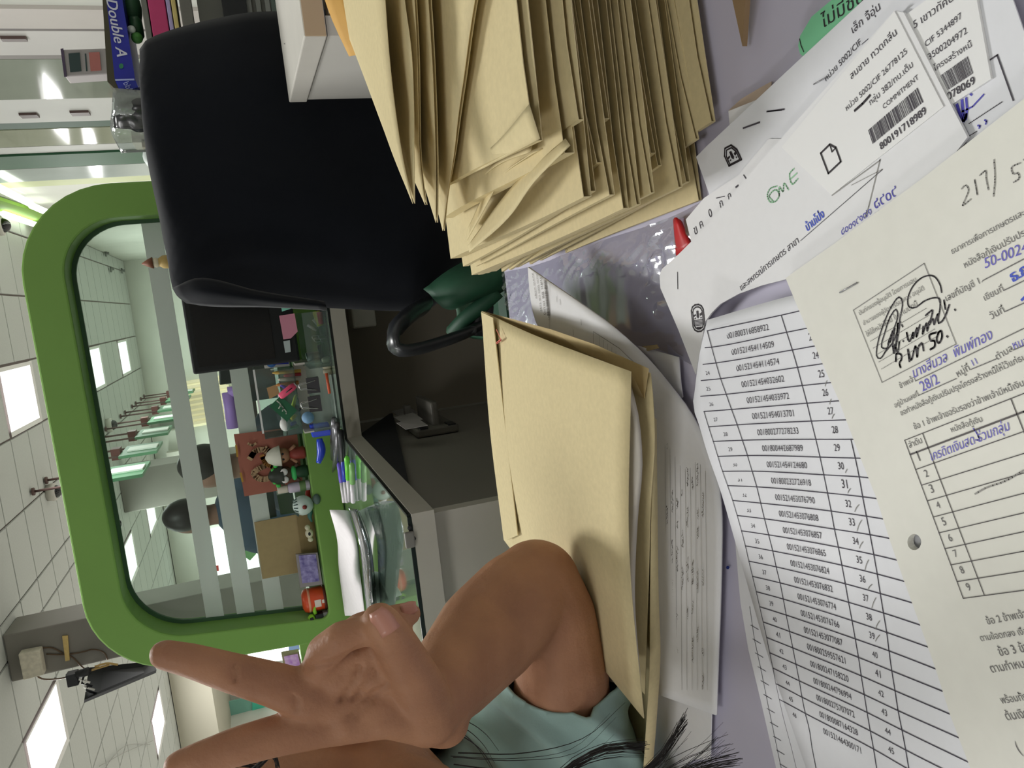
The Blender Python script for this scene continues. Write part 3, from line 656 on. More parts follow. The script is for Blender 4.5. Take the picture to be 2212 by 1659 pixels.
figure('figurine', 'dark figurine with green buds, goggles and a gold hat rim', 692, 1011, (36, 44, 34), (34, 70, 44), (90, 72, 60), 0.085, gx)
# ---- clear organiser boxes on the counter
ob = thing('pen_organiser', 'clear acrylic tray of pens with a pink highlighter and a green card', 'organiser', AY(650, 865, 1.62))
x0, x1 = AY(650, 935, 1.62).x, AY(640, 792, 1.62).x; zt = AY(560, 862, 1.62).z - CZ; zm = AY(645, 862, 1.60).z - CZ
for nm, a in (('back_wall', (x0, x1, 1.688, 1.69, zm, zt)), ('side_wall', (x0, x0 + .002, 1.61, 1.69, zm, zt)), ('side_wall', (x1 - .002, x1, 1.61, 1.69, zm, zt - .03)), ('front_wall', (x0, x1, 1.61, 1.612, zm, zm + .03)), ('floor_plate', (x0, x1, 1.61, 1.69, zm, zm + .002))):
    box(nm, *a, pl, ob)
box('bright_edge', x0, x1, 1.688, 1.691, zt, zt + .004, m_edge, ob)
bx2 = thing('clip_box', 'clear box holding black binder clips, below the pen tray', 'box', AY(720, 850, 1.6))
zb = -0.153
for nm, a in (('back_wall', (x0 + .005, x1 + .01, 1.66, 1.664, zb, zm - .001)), ('front_wall', (x0 + .005, x1 + .01, 1.57, 1.572, zb, zb + .05)), ('side_wall', (x0 + .005, x0 + .008, 1.572, 1.66, zb, zm - .001)), ('side_wall', (x1 + .006, x1 + .01, 1.572, 1.66, zb, zm - .001)), ('base', (x0 + .005, x1 + .01, 1.572, 1.66, zb, zb + .002))):
    box(nm, *a, clearmat('milky_acrylic', (226, 226, 220), gloss=.1, rough=.05, body=.95, bodyrgb=(232, 228, 220)) if nm != 'front_wall' else pl, bx2)
lathe('blue_disc', [(0.012, 0), (0.012, .002)], AY(665, 902, 1.565), mat('disc_blue', (120, 160, 196), 0.5), bx2, n=20, axis=(0, -1, 0))
def clip(px, py, n):
    c = AY(px, py, 1.565); t = thing('binder_clip', n, 'clip', c, 'black binder clips in the clear box')
    w = .0155; V = [c + Vector(v) for v in ((-w, -.008, -.012), (w, -.008, -.012), (w, .008, -.012), (-w, .008, -.012), (-w, -.0015, .012), (w, -.0015, .012), (w, .0015, .012), (-w, .0015, .012))]
    mk('spring_body', V, BF, mat('clip_black', (20, 18, 24), 0.4), t)
    for s in (-1, 1): tube('wire_handle', [c + Vector((-.01, s * .006, -.006)), c + Vector((-.006, s * .01, .014)), c + Vector((-.004, s * .011, .026)), c + Vector((.004, s * .011, .026)), c + Vector((.006, s * .01, .014)), c + Vector((.01, s * .006, -.006))], .0009, mat('steel_wire', (200, 200, 200), 0.25, metal=0.9), t, n=6, res=20)
clip(676, 832, 'black binder clip in the clear box, the one nearer the black monitor'); clip(680, 872, 'black binder clip in the clear box, the one beside the blue disc')
hl = [AY(604, 858, 1.60), AY(637, 832, 1.60)]
t = thing('highlighter', 'hot pink highlighter leaning in the clear pen tray', 'highlighter', hl[0]); d = hl[1] - hl[0]
tube('barrel', [hl[0], hl[0] + d * .1, hl[0] + d * .8, hl[0] + d], [.004, .007, .0075, .006], mat('hot_pink', (244, 92, 128), 0.4), t, n=12); tube('cap_end', [hl[0] + d, hl[0] + d * 1.06], .005, mat('white_cap', (235, 235, 235), 0.4), t, n=10)
tube('text_mark', [hl[0] + d * .4 + Vector((0, -.0072, 0)), hl[0] + d * .8 + Vector((0, -.0074, 0))], .0012, m_dark, t, n=4)
q = [AY(582, 878, 1.605), AY(606, 855, 1.605), AY(642, 886, 1.60), AY(620, 911, 1.60)]
t = thing('green_card', 'dark green card with white lettering slanted in the clear pen tray', 'card', q[3]); prism('card', q, (0, .001, 0), mat('card_green', (40, 108, 74), 0.5), t)
ik = Ink(lambda a, b: AY(a, b, 1.600), .0006, (0, -1, 0))
for k in range(3): ik.line([(598 + k * 7, 866 + k * 8), (606 + k * 6, 874 + k * 8), (602 + k * 8, 882 + k * 6)], .0022, 8)
ik.build('lettering', mat('card_white', (220, 226, 214), 0.5), t)
PENS = [((588, 806), (650, 801), (196, 160, 70), 'yellow-brown pencil at the right end of the clear pen tray'), ((612, 812), (650, 808), (160, 40, 52), 'dark red pen at the right end of the clear pen tray'), ((600, 820), (650, 818), (198, 190, 176), 'pale grey pen in the clear pen tray'), ((596, 832), (645, 826), (186, 120, 50), 'brown pen in the clear pen tray'),
        ((602, 828), (624, 842), (64, 36, 190), 'violet pen cap behind the pink highlighter'), ((640, 852), (632, 880), (206, 226, 60), 'lime yellow marker in the clear pen tray'), ((632, 872), (648, 886), (52, 34, 34), 'dark brown pen lid in the clear pen tray'), ((640, 896), (630, 905), (220, 200, 40), 'short yellow cap in the clear pen tray'), ((646, 920), (622, 925), (40, 140, 70), 'green pen lying at the left end of the clear pen tray'), ((640, 913), (628, 916), (50, 60, 190), 'blue cap at the left end of the clear pen tray')]
for a, b, c, l in PENS:
    p, q = AY(*a, 1.64), AY(*b, 1.63); o = tube('pen', [p, p + (q - p) * .12, q], [.001, .0035, .004], mat('pen_%d_%d_%d' % c, c, 0.4), n=8); tag(o, l, 'pen', 'pens in the clear tray')
o = prism('paper_tag', [AY(576, 838, 1.66), AY(582, 862, 1.66), AY(604, 850, 1.655), AY(598, 830, 1.655)], (0, -.001, 0), mat('tag_tan', (176, 140, 96), 0.7)); tag(o, 'small tan paper tag behind the pink highlighter', 'tag')
o = ball('eraser', AY(616, 917, 1.62), .012, mat('cap_white', (224, 224, 220), 0.4), sc=(1.2, .8, .9)); tag(o, 'rounded white eraser at the left end of the clear pen tray', 'eraser')
t = thing('ink_box', 'white box with a blue round print standing beside the black monitor', 'box', AY(625, 780, 1.64))
q = [AY(568, 771, 1.63), AY(572, 796, 1.63), AY(626, 791, 1.63), AY(623, 766, 1.63)]; prism('carton', q, (0, .02, 0), mat('carton_white', (216, 216, 210), 0.5), t)
ik = Ink(lambda a, b: AY(a, b, 1.63), .0006, (0, -1, 0)); ik.poly([(586 + 11 * math.cos(k * .5236), 783 + 11 * math.sin(k * .5236)) for k in range(12)]); ik.build('blue_print', mat('print_sky', (70, 130, 206), 0.5), t)
ik = Ink(lambda a, b: AY(a, b, 1.63), .001, (0, -1, 0)); ik.poly([(590, 776), (590, 788), (624, 786), (622, 771)]); ik.build('blue_block', mat('print_blue', (30, 50, 170), 0.5), t)
# clear cup of tools in front of the monitor
t = thing('tool_tray', 'clear tray of clips and tools on the counter edge below the sticky notes', 'tray', AY(715, 720, 1.6))
xa, xb = AY(700, 790, 1.58).x, AY(690, 672, 1.58).x
for nm, a in (('front_wall', (xa, xb, 1.545, 1.547, zb, zb + .045)), ('base', (xa, xb, 1.547, 1.64, zb, zb + .002)), ('side_wall', (xa, xa + .002, 1.547, 1.64, zb, zb + .045)), ('back_wall', (xa, xb, 1.638, 1.64, zb, zb + .05))): box(nm, *a, pl, t)
for a, b, r, c, l in (((676, 690), (690, 706), .003, (196, 192, 186), 'thin steel scissor blade in the tool tray, right one'), ((664, 702), (684, 714), .003, (190, 188, 184), 'thin steel scissor blade in the tool tray, left one'), ((684, 672), (692, 704), .009, (206, 196, 40), 'yellow glue stick with a red stripe in the tool tray'), ((690, 674), (694, 700), .006, (196, 40, 44), 'red stick in the tool tray'), ((688, 745), (696, 780), .004, (60, 66, 60), 'dark tool handle in the tool tray'), ((662, 772), (690, 766), .009, (24, 54, 44), 'dark green marker standing in the tool tray')):
    o = tube('desk_tool', [AY(*a, 1.57 if r != .006 else 1.558), AY(*b, 1.57 if r != .006 else 1.558)], [r, r * .8], mat('tool_%d_%d_%d' % c, c, 0.4), n=8); tag(o, l, 'tool')
for k, (a, b) in enumerate(((683, 728), (687, 733), (697, 727), (701, 733))):
    p = AY(a, b, 1.56); o = tube('paper_clip', [p + Vector((-.004, 0, -.008)), p + Vector((-.004, 0, .006)), p + Vector((.002, 0, .008)), p + Vector((.002, 0, -.006))], .0008, mat('steel_wire'), n=6, res=12); tag(o, 'bent steel clip in the clear tool tray, number %s from the top' % ['one', 'two', 'three', 'four'][k], 'clip', 'steel clips in the tool tray')
for k in range(3):
    c = AY(688 + k * 9, 786, 1.56); c.z = zb + CZ + .002; o = lathe('bead_jar', [(.006, 0), (.007, .004), (.006, .014), (.004, .017)], Vector((xa - .012 + k * .012, 1.57, zb + CZ + .0005)), mat('jar_cream', (190, 184, 160), 0.4, var=.1), n=12); tag(o, 'tiny cream jar beside the tool tray, ' + ['left', 'middle', 'right'][k] + ' of three', 'jar', 'tiny cream jars')
# tape measure on the front edge of the clip box
p, q = AY(705, 806, 1.553), AY(712, 850, 1.553); o = tube('red_ruler', [p, q], .003, mat('ruler_red', (196, 84, 50), 0.5), n=6); tag(o, 'thin orange red stick before the clear clip box', 'stick')
# blue box and clamp in front of the figurines
t = thing('blue_case', 'glossy royal blue plastic case standing before the figurines', 'case', AY(712, 935, 1.6))
q = [AY(668, 918, 1.60), AY(675, 946, 1.60), AY(718, 940, 1.59), AY(710, 912, 1.59)]; prism('case', q, (0, .02, 0), mat('royal_blue', (28, 66, 206), 0.25, spec=.7), t, bevel=.003); tube('seam', [AY(672, 931, 1.596), AY(713, 925, 1.59)], .0012, mat('navy', (16, 36, 120), 0.4), t, n=6); ball('red_dot', AY(690, 927, 1.595), .003, mat('toy_red'), t)
o = tube('blue_strip', [AY(690, 948, 1.6), AY(694, 975, 1.6), AY(688, 1000, 1.6)], [.006, .009, .005], mat('royal_blue'), n=8, res=10); tag(o, 'bent royal blue plastic strip hanging below the blue case', 'strip')
# scissors lying on the counter
t = thing('scissors', 'grey steel shears lying across the counter beside the blue case', 'scissors', AZ(745, 985, -0.15))
zz = -.142
tube('blade', [AZ(722, 905, zz), AZ(722, 960, zz), AZ(716, 1010, zz)], [.006, .009, .001], mat('dull_steel', (112, 112, 116), 0.3, metal=.7), t, n=6, res=10); tube('blade', [AZ(727, 915, zz + .004), AZ(729, 960, zz + .004), AZ(718, 1022, zz + .004)], [.005, .008, .001], mat('dull_steel'), t, n=6, res=10); tube('grip', [AZ(735, 930, zz), AZ(738, 960, zz), AZ(740, 1000, zz)], .006, m_dark, t, n=8, res=8)
# bundle of pens lying with the tips to the left
for k, (a, b, c, l) in enumerate((((744, 1085), (732, 998), (112, 92, 206), 'lavender capped pen lying on the glass counter'), ((750, 1084), (741, 992), (40, 60, 170), 'blue pen lying between the lavender and green pens'), ((756, 1082), (749, 985), (104, 196, 60), 'bright green pen lying on the glass counter'), ((763, 1084), (760, 1000), (120, 170, 100), 'pale green pen lying nearest the counter edge'))):
    p, q = AZ(*a, -.143), AZ(*b, -.143); t = thing('ballpoint_pen', l, 'pen', q, 'pens lying on the counter'); d = q - p
    tube('barrel', [p, p + d * .5], .0045, mat('pen_white', (222, 216, 222), 0.35), t, n=10); tube('cap', [p + d * .5, p + d * .95, q], [.0052, .005, .002], mat('pencap_%d' % k, c, 0.35), t, n=10)
# crumpled tissue strip and clear film
t = loft('paper_strip', [[AZ(712, 1102, -.10), AZ(728, 1165, -.115), AZ(733, 1240, -.12), AZ(745, 1330, -.12)], [AZ(742, 1102, -.125), AZ(765, 1160, -.138), AZ(768, 1240, -.14), AZ(770, 1330, -.14)], [AZ(752, 1108, -.142), AZ(772, 1170, -.148), AZ(778, 1240, -.15), AZ(788, 1330, -.15)]], mat('tissue_white', (222, 218, 220), 0.8, var=.04, scale=80, bump=.2), nu=24, nv=10, solid=.0006)
tag(t, 'long white paper strip curling along the counter towards the hand', 'paper')
t = loft('clear_film', [[AZ(752, 1095, -.13), AZ(775, 1170, -.13), AZ(785, 1250, -.135), AZ(795, 1330, -.14)], [AZ(768, 1100, -.12), AZ(792, 1170, -.125), AZ(800, 1250, -.13), AZ(806, 1330, -.135)], [AZ(775, 1100, -.146), AZ(800, 1170, -.148), AZ(810, 1250, -.15), AZ(815, 1330, -.15)]], clearmat('crinkled_film', (220, 225, 230), gloss=.14, rough=.1, body=.06, bump=.6, bscale=60), nu=24, nv=8, solid=.0003)
tag(t, 'crinkled clear plastic wrap beside the white paper strip', 'film')
o = loft('paper_slip', [[AZ(790, 1235, -.148), AZ(800, 1262, -.135), AZ(806, 1300, -.13)], [AZ(788, 1240, -.15), AZ(792, 1270, -.15), AZ(796, 1310, -.15)]], mat('tissue_white'), nu=8, nv=4, solid=.0005); tag(o, 'small white paper slip curling beside the thumb', 'paper')
# neighbour's picture frame seen between the hand and the green frame
pf = thing('picture_frame', 'small white framed picture in pink and violet left of the green frame', 'picture', AY(650, 1425, 2.2))
prism('frame', [AY(608, 1414, 2.2), AY(614, 1446, 2.2), AY(652, 1441, 2.2), AY(646, 1408, 2.2)], (0, .02, 0), mat('frame_olive', (150, 146, 110), 0.5), pf); prism('picture', [AY(613, 1418, 2.195), AY(618, 1443, 2.195), AY(649, 1438, 2.195), AY(643, 1412, 2.195)], (0, -.002, 0), mat('pink_print', (226, 196, 226), 0.5, var=.4, scale=60, rgb2=(170, 110, 200)), pf)
o = box('side_counter', -1.35, -0.95, 2.2, 2.4, -1.05, AY(652, 1430, 2.2).z - CZ - .001, m_green); tag(o, 'lime green side counter under the small framed picture', 'counter')
pp = thing('blue_poster', 'pale blue poster with a red mark left of the green frame', 'poster', AY(640, 1390, 2.6)); prism('sheet', [AY(622, 1370, 2.6), AY(624, 1408, 2.6), AY(690, 1396, 2.6), AY(688, 1360, 2.6)], (0, .004, 0), mat('poster_blue', (150, 176, 226), 0.6), pp); tube('stand', [(AY(660, 1385, 2.62).x, 2.62, .01), AY(660, 1385, 2.62)], .012, m_dark, pp, n=8); prism('red_mark', [AY(644, 1382, 2.597), AY(646, 1396, 2.597), AY(660, 1394, 2.597), AY(658, 1380, 2.597)], (0, -.002, 0), mat('poster_red', (176, 50, 70), 0.6), pp)
# things seen through the glass, behind the screen
t = thing('lavender_chair', 'lavender framed chair back seen through the glass below the bright blinds', 'chair', AY(500, 890, 4.2))
for a, b in (((492, 848), (503, 925)), ((492, 848), (548, 842)),): tube('rail', [AY(*a, 4.2), AY(*b, 4.2)], .03, mat('lavender_paint', (166, 130, 206), 0.5), t, n=8)
prism('back_panel', [AY(505, 850, 4.22), AY(515, 925, 4.22), AY(560, 918, 4.22), AY(550, 845, 4.22)], (0, .03, 0), mat('chair_dark', (70, 64, 60), 0.7), t)
for a in ((560, 850), (565, 915)): q = AY(*a, 4.22); tube('leg', [(q.x, 4.24, .01), (q.x, 4.24, q.z + .05)], .02, mat('lavender_paint'), t, n=8)
for k, (a, l) in enumerate((((419, 780, 437, 800), 'black screen top seen through the glass under the monitor corner'),)):
    t2 = thing('desk_screen', 'SEE', 'screen', AY(500, 800, 2.4)); box('stand', AY(500, 800, 2.4).x - .1, AY(500, 800, 2.4).x + .1, 2.41, 2.5, -1.05, AY(500, 800, 2.4).z - CZ, mat('stand_dark', (60, 62, 64), .6), t2); prism('panel', [AY(472, 770, 2.4), AY(474, 832, 2.4), AY(505, 828, 2.4), AY(503, 766, 2.4)], (0, .05, 0), m_dark, t2, bevel=.004); t2['label'] = 'black screen edge seen through the glass between the stripes'
    o = prism('screen_edge', [AY(a[0], a[1], 2.4), AY(a[0] + 3, a[3], 2.4), AY(a[2], a[3] - 3, 2.4), AY(a[2] - 3, a[1] - 3, 2.4)], (0, .05, 0), m_dark, t2, bevel=.004)
gq = AY(620, 1088, 1.85); o = box('low_cabinet', -1.0, .6, 1.83, 2.1, -1.05, AY(640, 1088, 1.85).z - CZ - .001, mat('low_cabinet_grey', (150, 152, 146), .6)); tag(o, 'grey cabinet top behind the glass under the green frame', 'cabinet')
o = prism('glass_tray', [AY(598, 1070, 1.85), AY(606, 1112, 1.85), AY(640, 1108, 1.85), AY(632, 1062, 1.85)], (0, .05, 0), mat('grey_case', (128, 140, 134), 0.5)); tag(o, 'grey-green case behind the glass between the red card and the kraft square', 'case')
# parked cables behind the bottom glass
o = prism('steel_rail', [AY(570, 1066, 1.84), AY(580, 1120, 1.84), AY(598, 1116, 1.84), AY(590, 1060, 1.84)], (0, .02, 0), mat('rail_grey', (80, 84, 88), 0.3, metal=.5)); tag(o, 'dark metal rail behind the glass beside the red card', 'rail')
# ================================================================ black chair with a jacket over its back
ch = thing('office_chair', 'large black covered office chair back with a looped armrest and a green seat', 'chair', (0.2, 1.25, -1.05 + CZ))
m_blk = mat('black_cloth', (10, 14, 22), 0.85, spec=0.15, var=0.25, scale=6, sheen=0.15, bump=0.25, bscale=30)
yc = 1.16
def ring(pl, pr, d, bow=0.0, n=7):
    """closed loop of the cover at one height: left edge pixel, right edge pixel, half thickness"""
    L, R = AY(*pl, yc + .035), AY(*pr, yc + .035); out = []
    for k in range(n):
        t = k / (n - 1); q = L.lerp(R, t); b = (1 - abs(2 * t - 1) ** 3.0); out.append(q + Vector((0, -d * b - bow * (1 - (2 * t - 1) ** 2), 0)))
    for k in range(n):
        t = 1 - k / (n - 1); q = L.lerp(R, t); b = (1 - abs(2 * t - 1) ** 3.0); out.append(q + Vector((0, d * b * .9 + .004, 0)))
    return out
rings = [((308, 268), (303, 128), .006), ((318, 345), (300, 112), .022), ((345, 470), (310, 88), .034), ((362, 560), (352, 66), .042), ((378, 632), (430, 44), .046), ((420, 658), (520, 26), .05), ((520, 655), (620, 16), .055), ((640, 662), (740, 20), .06), ((760, 668), (850, 60), .06), ((860, 672), (930, 150), .055), ((926, 668), (980, 250), .045), ((990, 600), (1030, 320), .03), ((1030, 560), (1050, 380), .02)]
lo = [cr(ring(a, b, d), 40) for a, b, d in rings]
nv = 46; rows = [cr([l[i] for l in lo], nv) for i in range(40)]
V = []
for j in range(nv):
    for i in range(40):
        v = rows[i][j].copy(); w = noise.noise(v * 7) * .010 + noise.noise(v * 19 + Vector((3, 1, 2))) * .004; v.y += w; v.z += w * .2; V.append(v)
F = [(j * 40 + i, j * 40 + (i + 1) % 40, (j + 1) * 40 + (i + 1) % 40, (j + 1) * 40 + i) for j in range(nv - 1) for i in range(40)] + [tuple(range(40)), tuple(reversed(range((nv - 1) * 40, nv * 40)))]
mk('back_cover', V, F, m_blk, ch, smooth=True)
fold = loft('cover_fold', [[AY(372, 622, 1.135), AY(383, 640, 1.13), AY(402, 655, 1.135)], [AY(430, 600, 1.112), AY(440, 628, 1.10), AY(452, 662, 1.12)], [AY(560, 628, 1.102), AY(566, 645, 1.092), AY(570, 664, 1.11)], [AY(700, 650, 1.10), AY(704, 660, 1.095), AY(706, 671, 1.11)]], m_blk, ch, nu=10, nv=18, solid=.003)
m_arm = mat('armrest_black', (40, 42, 46), 0.32, spec=.6)
pts = [AY(912, 664, 1.17), AY(893, 674, 1.12), AY(868, 696, 1.07), AY(850, 722, 1.04), AY(850, 744, 1.04), AY(868, 756, 1.045), AY(900, 754, 1.06), AY(950, 740, 1.08), AY(1000, 722, 1.10), AY(1036, 705, 1.12)]
P = cr(pts, 40); V, F = [], []
for k, (a, b) in enumerate(frames(P)):
    wv = Vector((.25, -1, 0)).normalized(); t = (P[min(k + 1, 39)] - P[max(k - 1, 0)]).normalized(); nn = wv.cross(t).normalized(); wv = t.cross(nn).normalized()
    h, w = .008 + (.004 if k < 16 else 0), .022
    for q in range(10):
        an = 2 * math.pi * q / 10; V.append(P[k] + wv * (math.cos(an) * w) + nn * (math.sin(an) * h))
for k in range(39):
    for q in range(10): F.append((k * 10 + q, k * 10 + (q + 1) % 10, (k + 1) * 10 + (q + 1) % 10, (k + 1) * 10 + q))
F += [tuple(reversed(range(10))), tuple(range(390, 400))]
mk('armrest', V, F, m_arm, ch, smooth=True)
obox('arm_bracket', AY(1040, 690, 1.12), (.05, 0, -.01), (0, .03, 0), (0.005, 0, .03), m_dark, ch, bevel=.006)
obox('arm_bolt', AY(1020, 712, 1.09), (.012, 0, 0), (0, .01, 0), (0, 0, .012), m_arm, ch, bevel=.003)
m_gr = mat('chair_green', (30, 74, 52), 0.6, var=.12, scale=30)
loft('seat_back_shell', [[AY(925, 628, 1.12), AY(970, 600, 1.10), AY(1040, 560, 1.10), AY(1090, 520, 1.10)], [AY(960, 650, 1.10), AY(1000, 628, 1.06), AY(1060, 590, 1.05), AY(1110, 540, 1.05)], [AY(985, 648, 1.16), AY(1030, 630, 1.12), AY(1080, 615, 1.10), AY(1120, 570, 1.10)]], m_gr, ch, nu=14, nv=10, solid=.012)
loft('inner_shell', [[AY(960, 632, 1.2), AY(985, 668, 1.2), AY(985, 715, 1.19)], [AY(1010, 620, 1.2), AY(1030, 650, 1.19), AY(1020, 690, 1.18)]], mat('chair_pale_green', (74, 112, 88), 0.6), ch, nu=10, nv=6, solid=.01)
tube('shell_rim', [AY(978, 718, 1.15), AY(1004, 690, 1.12), AY(1040, 660, 1.10), AY(1075, 628, 1.09)], .012, m_gr, ch, n=8, res=14)
tube('column', [(0.10, 1.38, -1.0 + CZ), (0.10, 1.38, -.45 + CZ)], .03, m_dark, ch, n=12)
box('seat_cushion', -.10, .262, 1.19, 1.50, -.46, -.40, m_gr, ch, bevel=.025)
for k in range(5):
    a = k * 1.2566; tube('base_leg', [(0.10, 1.38, -.98 + CZ), (0.10 + .22 * math.cos(a), 1.38 + .22 * math.sin(a), -1.015 + CZ)], [.025, .018], m_dark, ch, n=8); ball('caster', (0.10 + .23 * math.cos(a), 1.38 + .23 * math.sin(a), -1.024 + CZ), .025, m_dark, ch, n=10)
# ================================================================ white cabinet at the right
wc = thing('white_cabinet', 'white cabinet corner with a beige edged top, before the black chair', 'cabinet', (0.5, .97, -1.05 + CZ))
prism('top_board', [(.272, .842, -.1235 + CZ), (.272, 1.105, -.1235 + CZ), (.9, 1.105, -.1235 + CZ), (.9, .842, -.1235 + CZ)], (0, 0, .0235), m_white, wc, bevel=.0015)
box('edge_band', .2725, .8985, .8405, .8417, -.1225, -.1012, mat('beige_edge', (196, 172, 142), 0.5), wc)
box('side_panel', .274, .294, .845, 1.1, -1.05, -.1245, mat('cabinet_side', (198, 196, 190), 0.5), wc)
box('door', .296, .596, .843, .861, -1.0, -.128, mat('cabinet_front', (190, 170, 144), 0.5), wc)
box('door', .6, .898, .843, .861, -1.0, -.128, mat('cabinet_front'), wc)
a = AZ(616, 96, -.0998); o = prism('pencil_mark', [a, a + Vector((.004, .012, 0)), a + Vector((.0055, .012, 0)), a + Vector((.0015, 0, 0))], (0, 0, .0002), mat('pencil_grey', (120, 118, 114), 0.7), wc)
# yellow-brown envelope standing between cabinet and pile
o = loft('amber_envelope', [[AY(682, -60, .62), AY(716, 40, .62), AY(754, 122, .62)], [AY(735, -60, .60), AY(760, 40, .60), AY(775, 118, .61)]], mat('amber_paper', (206, 160, 84), 0.7, var=.06, scale=60), nu=8, nv=4, solid=.002); tag(o, 'amber yellow envelope edge showing above the tall pile of brown envelopes', 'envelope')
# ================================================================ storage behind the chair, at the upper right
YS = 2.2
def SB(px, py): return AY(px, py, YS)
zt = SB(264, 100).z - CZ
t = thing('storage_cabinet', 'grey cabinet with stacked files behind the black chair', 'cabinet', (.9, 2.35, -1.05 + CZ))
zb0 = SB(395, 40).z - CZ
box('cabinet_body', .45, 1.15, 2.22, 2.55, -1.05, zb0 - .04, mat('cabinet_grey', (104, 104, 98), 0.6), t)
for k in range(6):
    a = SB(500 + k * 20, 20); box('louvre', .46, 1.14, 2.212, 2.22, a.z - CZ - .006, a.z - CZ + .006, mat('louvre_grey', (140, 142, 138), 0.5), t)
box('dark_shelf', .45, 1.15, 2.2, 2.24, zb0 - .16, zb0 - .10, m_dark, t)
def pile(name, p0, p1, c, l, cat, x0=.50, x1=1.12, y=YS, m=None, dy=.25):
    za, zb = SB(p0, 30).z - CZ, SB(p1, 30).z - CZ
    o = box(name, x0, x1, y, y + dy, zb, za - .001, m or mat('file_%d_%d_%d' % c, c, 0.6, var=.06, scale=20), bevel=.002); tag(o, l, cat); return o
pile('file_box', 390, 417, (110, 108, 102), 'dull grey file box under the yellow folder', 'box', x0=.52)
pile('yellow_folder', 372, 383, (206, 186, 120), 'thin yellow folder below the lavender one', 'folder', x0=.53)
pile('lavender_folder', 361, 371, (176, 164, 206), 'thin lavender folder between the pink file and yellow folder', 'folder', x0=.54)
pile('pink_file', 322, 360, (190, 62, 112), 'thick magenta pink file in the stack behind the chair', 'file', x0=.55)
pile('grey_binder', 307, 321, (112, 112, 106), 'grey binder lying on the magenta file', 'binder', x0=.6)
# green leafy plastic and bottle between
t = thing('green_bag', 'dark green foil bag with a white neck behind the blue paper box', 'bag', SB(300, 60))
lathe('pouch', [(.02, 0), (.03, .008), (.03, .024), (.02, .030)], AY(309, 62, 2.26), mat('bag_green', (38, 78, 46), 0.4, var=.3, scale=60), t, n=14); ball('white_knot', AY(284, 64, 2.225), .010, mat('bag_white', (206, 212, 206), 0.5), t); ball('green_tuft', AY(296, 82, 2.23), .014, mat('bag_leaf', (70, 130, 56), 0.5, var=.3, scale=80), t)
o = ball('green_pot', AY(286, 18, 2.3), .045, mat('pot_green', (66, 108, 78), 0.5), sc=(1.1, .8, .5)); tag(o, 'round grey-green pot at the top edge behind the blue paper box', 'pot')
# long blue paper box lying upside down
pb = thing('paper_box', 'deep blue printed paper box lying upside down on the file stack', 'box', SB(305, 100))
q = [SB(236, -60), SB(253, 176), SB(308, 200), SB(262, -60)]
F0, F1, F2, F3 = SB(226, -40), SB(255, 205), SB(302, 200), SB(258, -40)
prism('carton', [F0, SB(248, 172), SB(292, 172), F3], (0, .22, 0), mat('carton_blue', (34, 40, 150), 0.4), pb)
prism('flap', [SB(249, 174), SB(262, 205), SB(304, 203), SB(293, 174)], (0, .02, 0), mat('flap_blue', (40, 52, 168), 0.4), pb)
prism('rim_side', [SB(219, -40), SB(232, 176), SB(262, 206), SB(248, 173), F0], (0, .2, 0), mat('carton_inside', (70, 66, 50), 0.7), pb)
ik = Ink(lambda a, b: AY(a, b, YS - .001), .001, (0, -1, 0))
ik.text('Double A', (229, -2), (253, 122), shear=.25, tall=1.0, bold=.0012); ik.build('lettering', mat('box_lettering', (206, 206, 220), 0.5), pb)
ik = Ink(lambda a, b: AY(a, b, YS - .002), .001, (0, -1, 0)); ik.poly([(262 + 5 * math.cos(k * .785), 143 + 6 * math.sin(k * .785)) for k in range(8)]); ik.build('green_mark', mat('box_green', (46, 120, 86), 0.5), pb)
ik = Ink(lambda a, b: AY(a, b, YS - .002), .001, (0, -1, 0)); ik.line([(250, 173), (289, 172)], .004); ik.text('bbf', (266, 180), (276, 198), tall=1.2); ik.build('flap_print', mat('box_pale', (170, 180, 226), 0.5), pb)
# label dispenser standing on it
lb = thing('label_stand', 'small grey stand with a dark green and a red square, on the blue paper box', 'stand', SB(232, 135))
prism('stand_body', [SB(132, 107), SB(140, 166), SB(234, 160), SB(230, 104)], (0, .06, 0), mat('stand_grey', (158, 152, 152), 0.5), lb, bevel=.003)
prism('top_edge', [SB(131, 106), SB(139, 167), SB(145, 166), SB(137, 105)], (0, -.002, 0), mat('stand_violet', (74, 62, 84), 0.5), lb)
prism('dark_square', [SB(148, 116), SB(152, 156), SB(176, 154), SB(172, 114)], (0, -.002, 0), mat('square_green', (44, 62, 62), 0.4), lb); prism('red_square', [SB(192, 114), SB(196, 154), SB(219, 152), SB(215, 113)], (0, -.002, 0), mat('square_red', (170, 104, 98), 0.5), lb)
prism('print_line', [SB(183, 116), SB(186, 154), SB(189, 154), SB(186, 116)], (0, -.001, 0), mat('square_green'), lb)
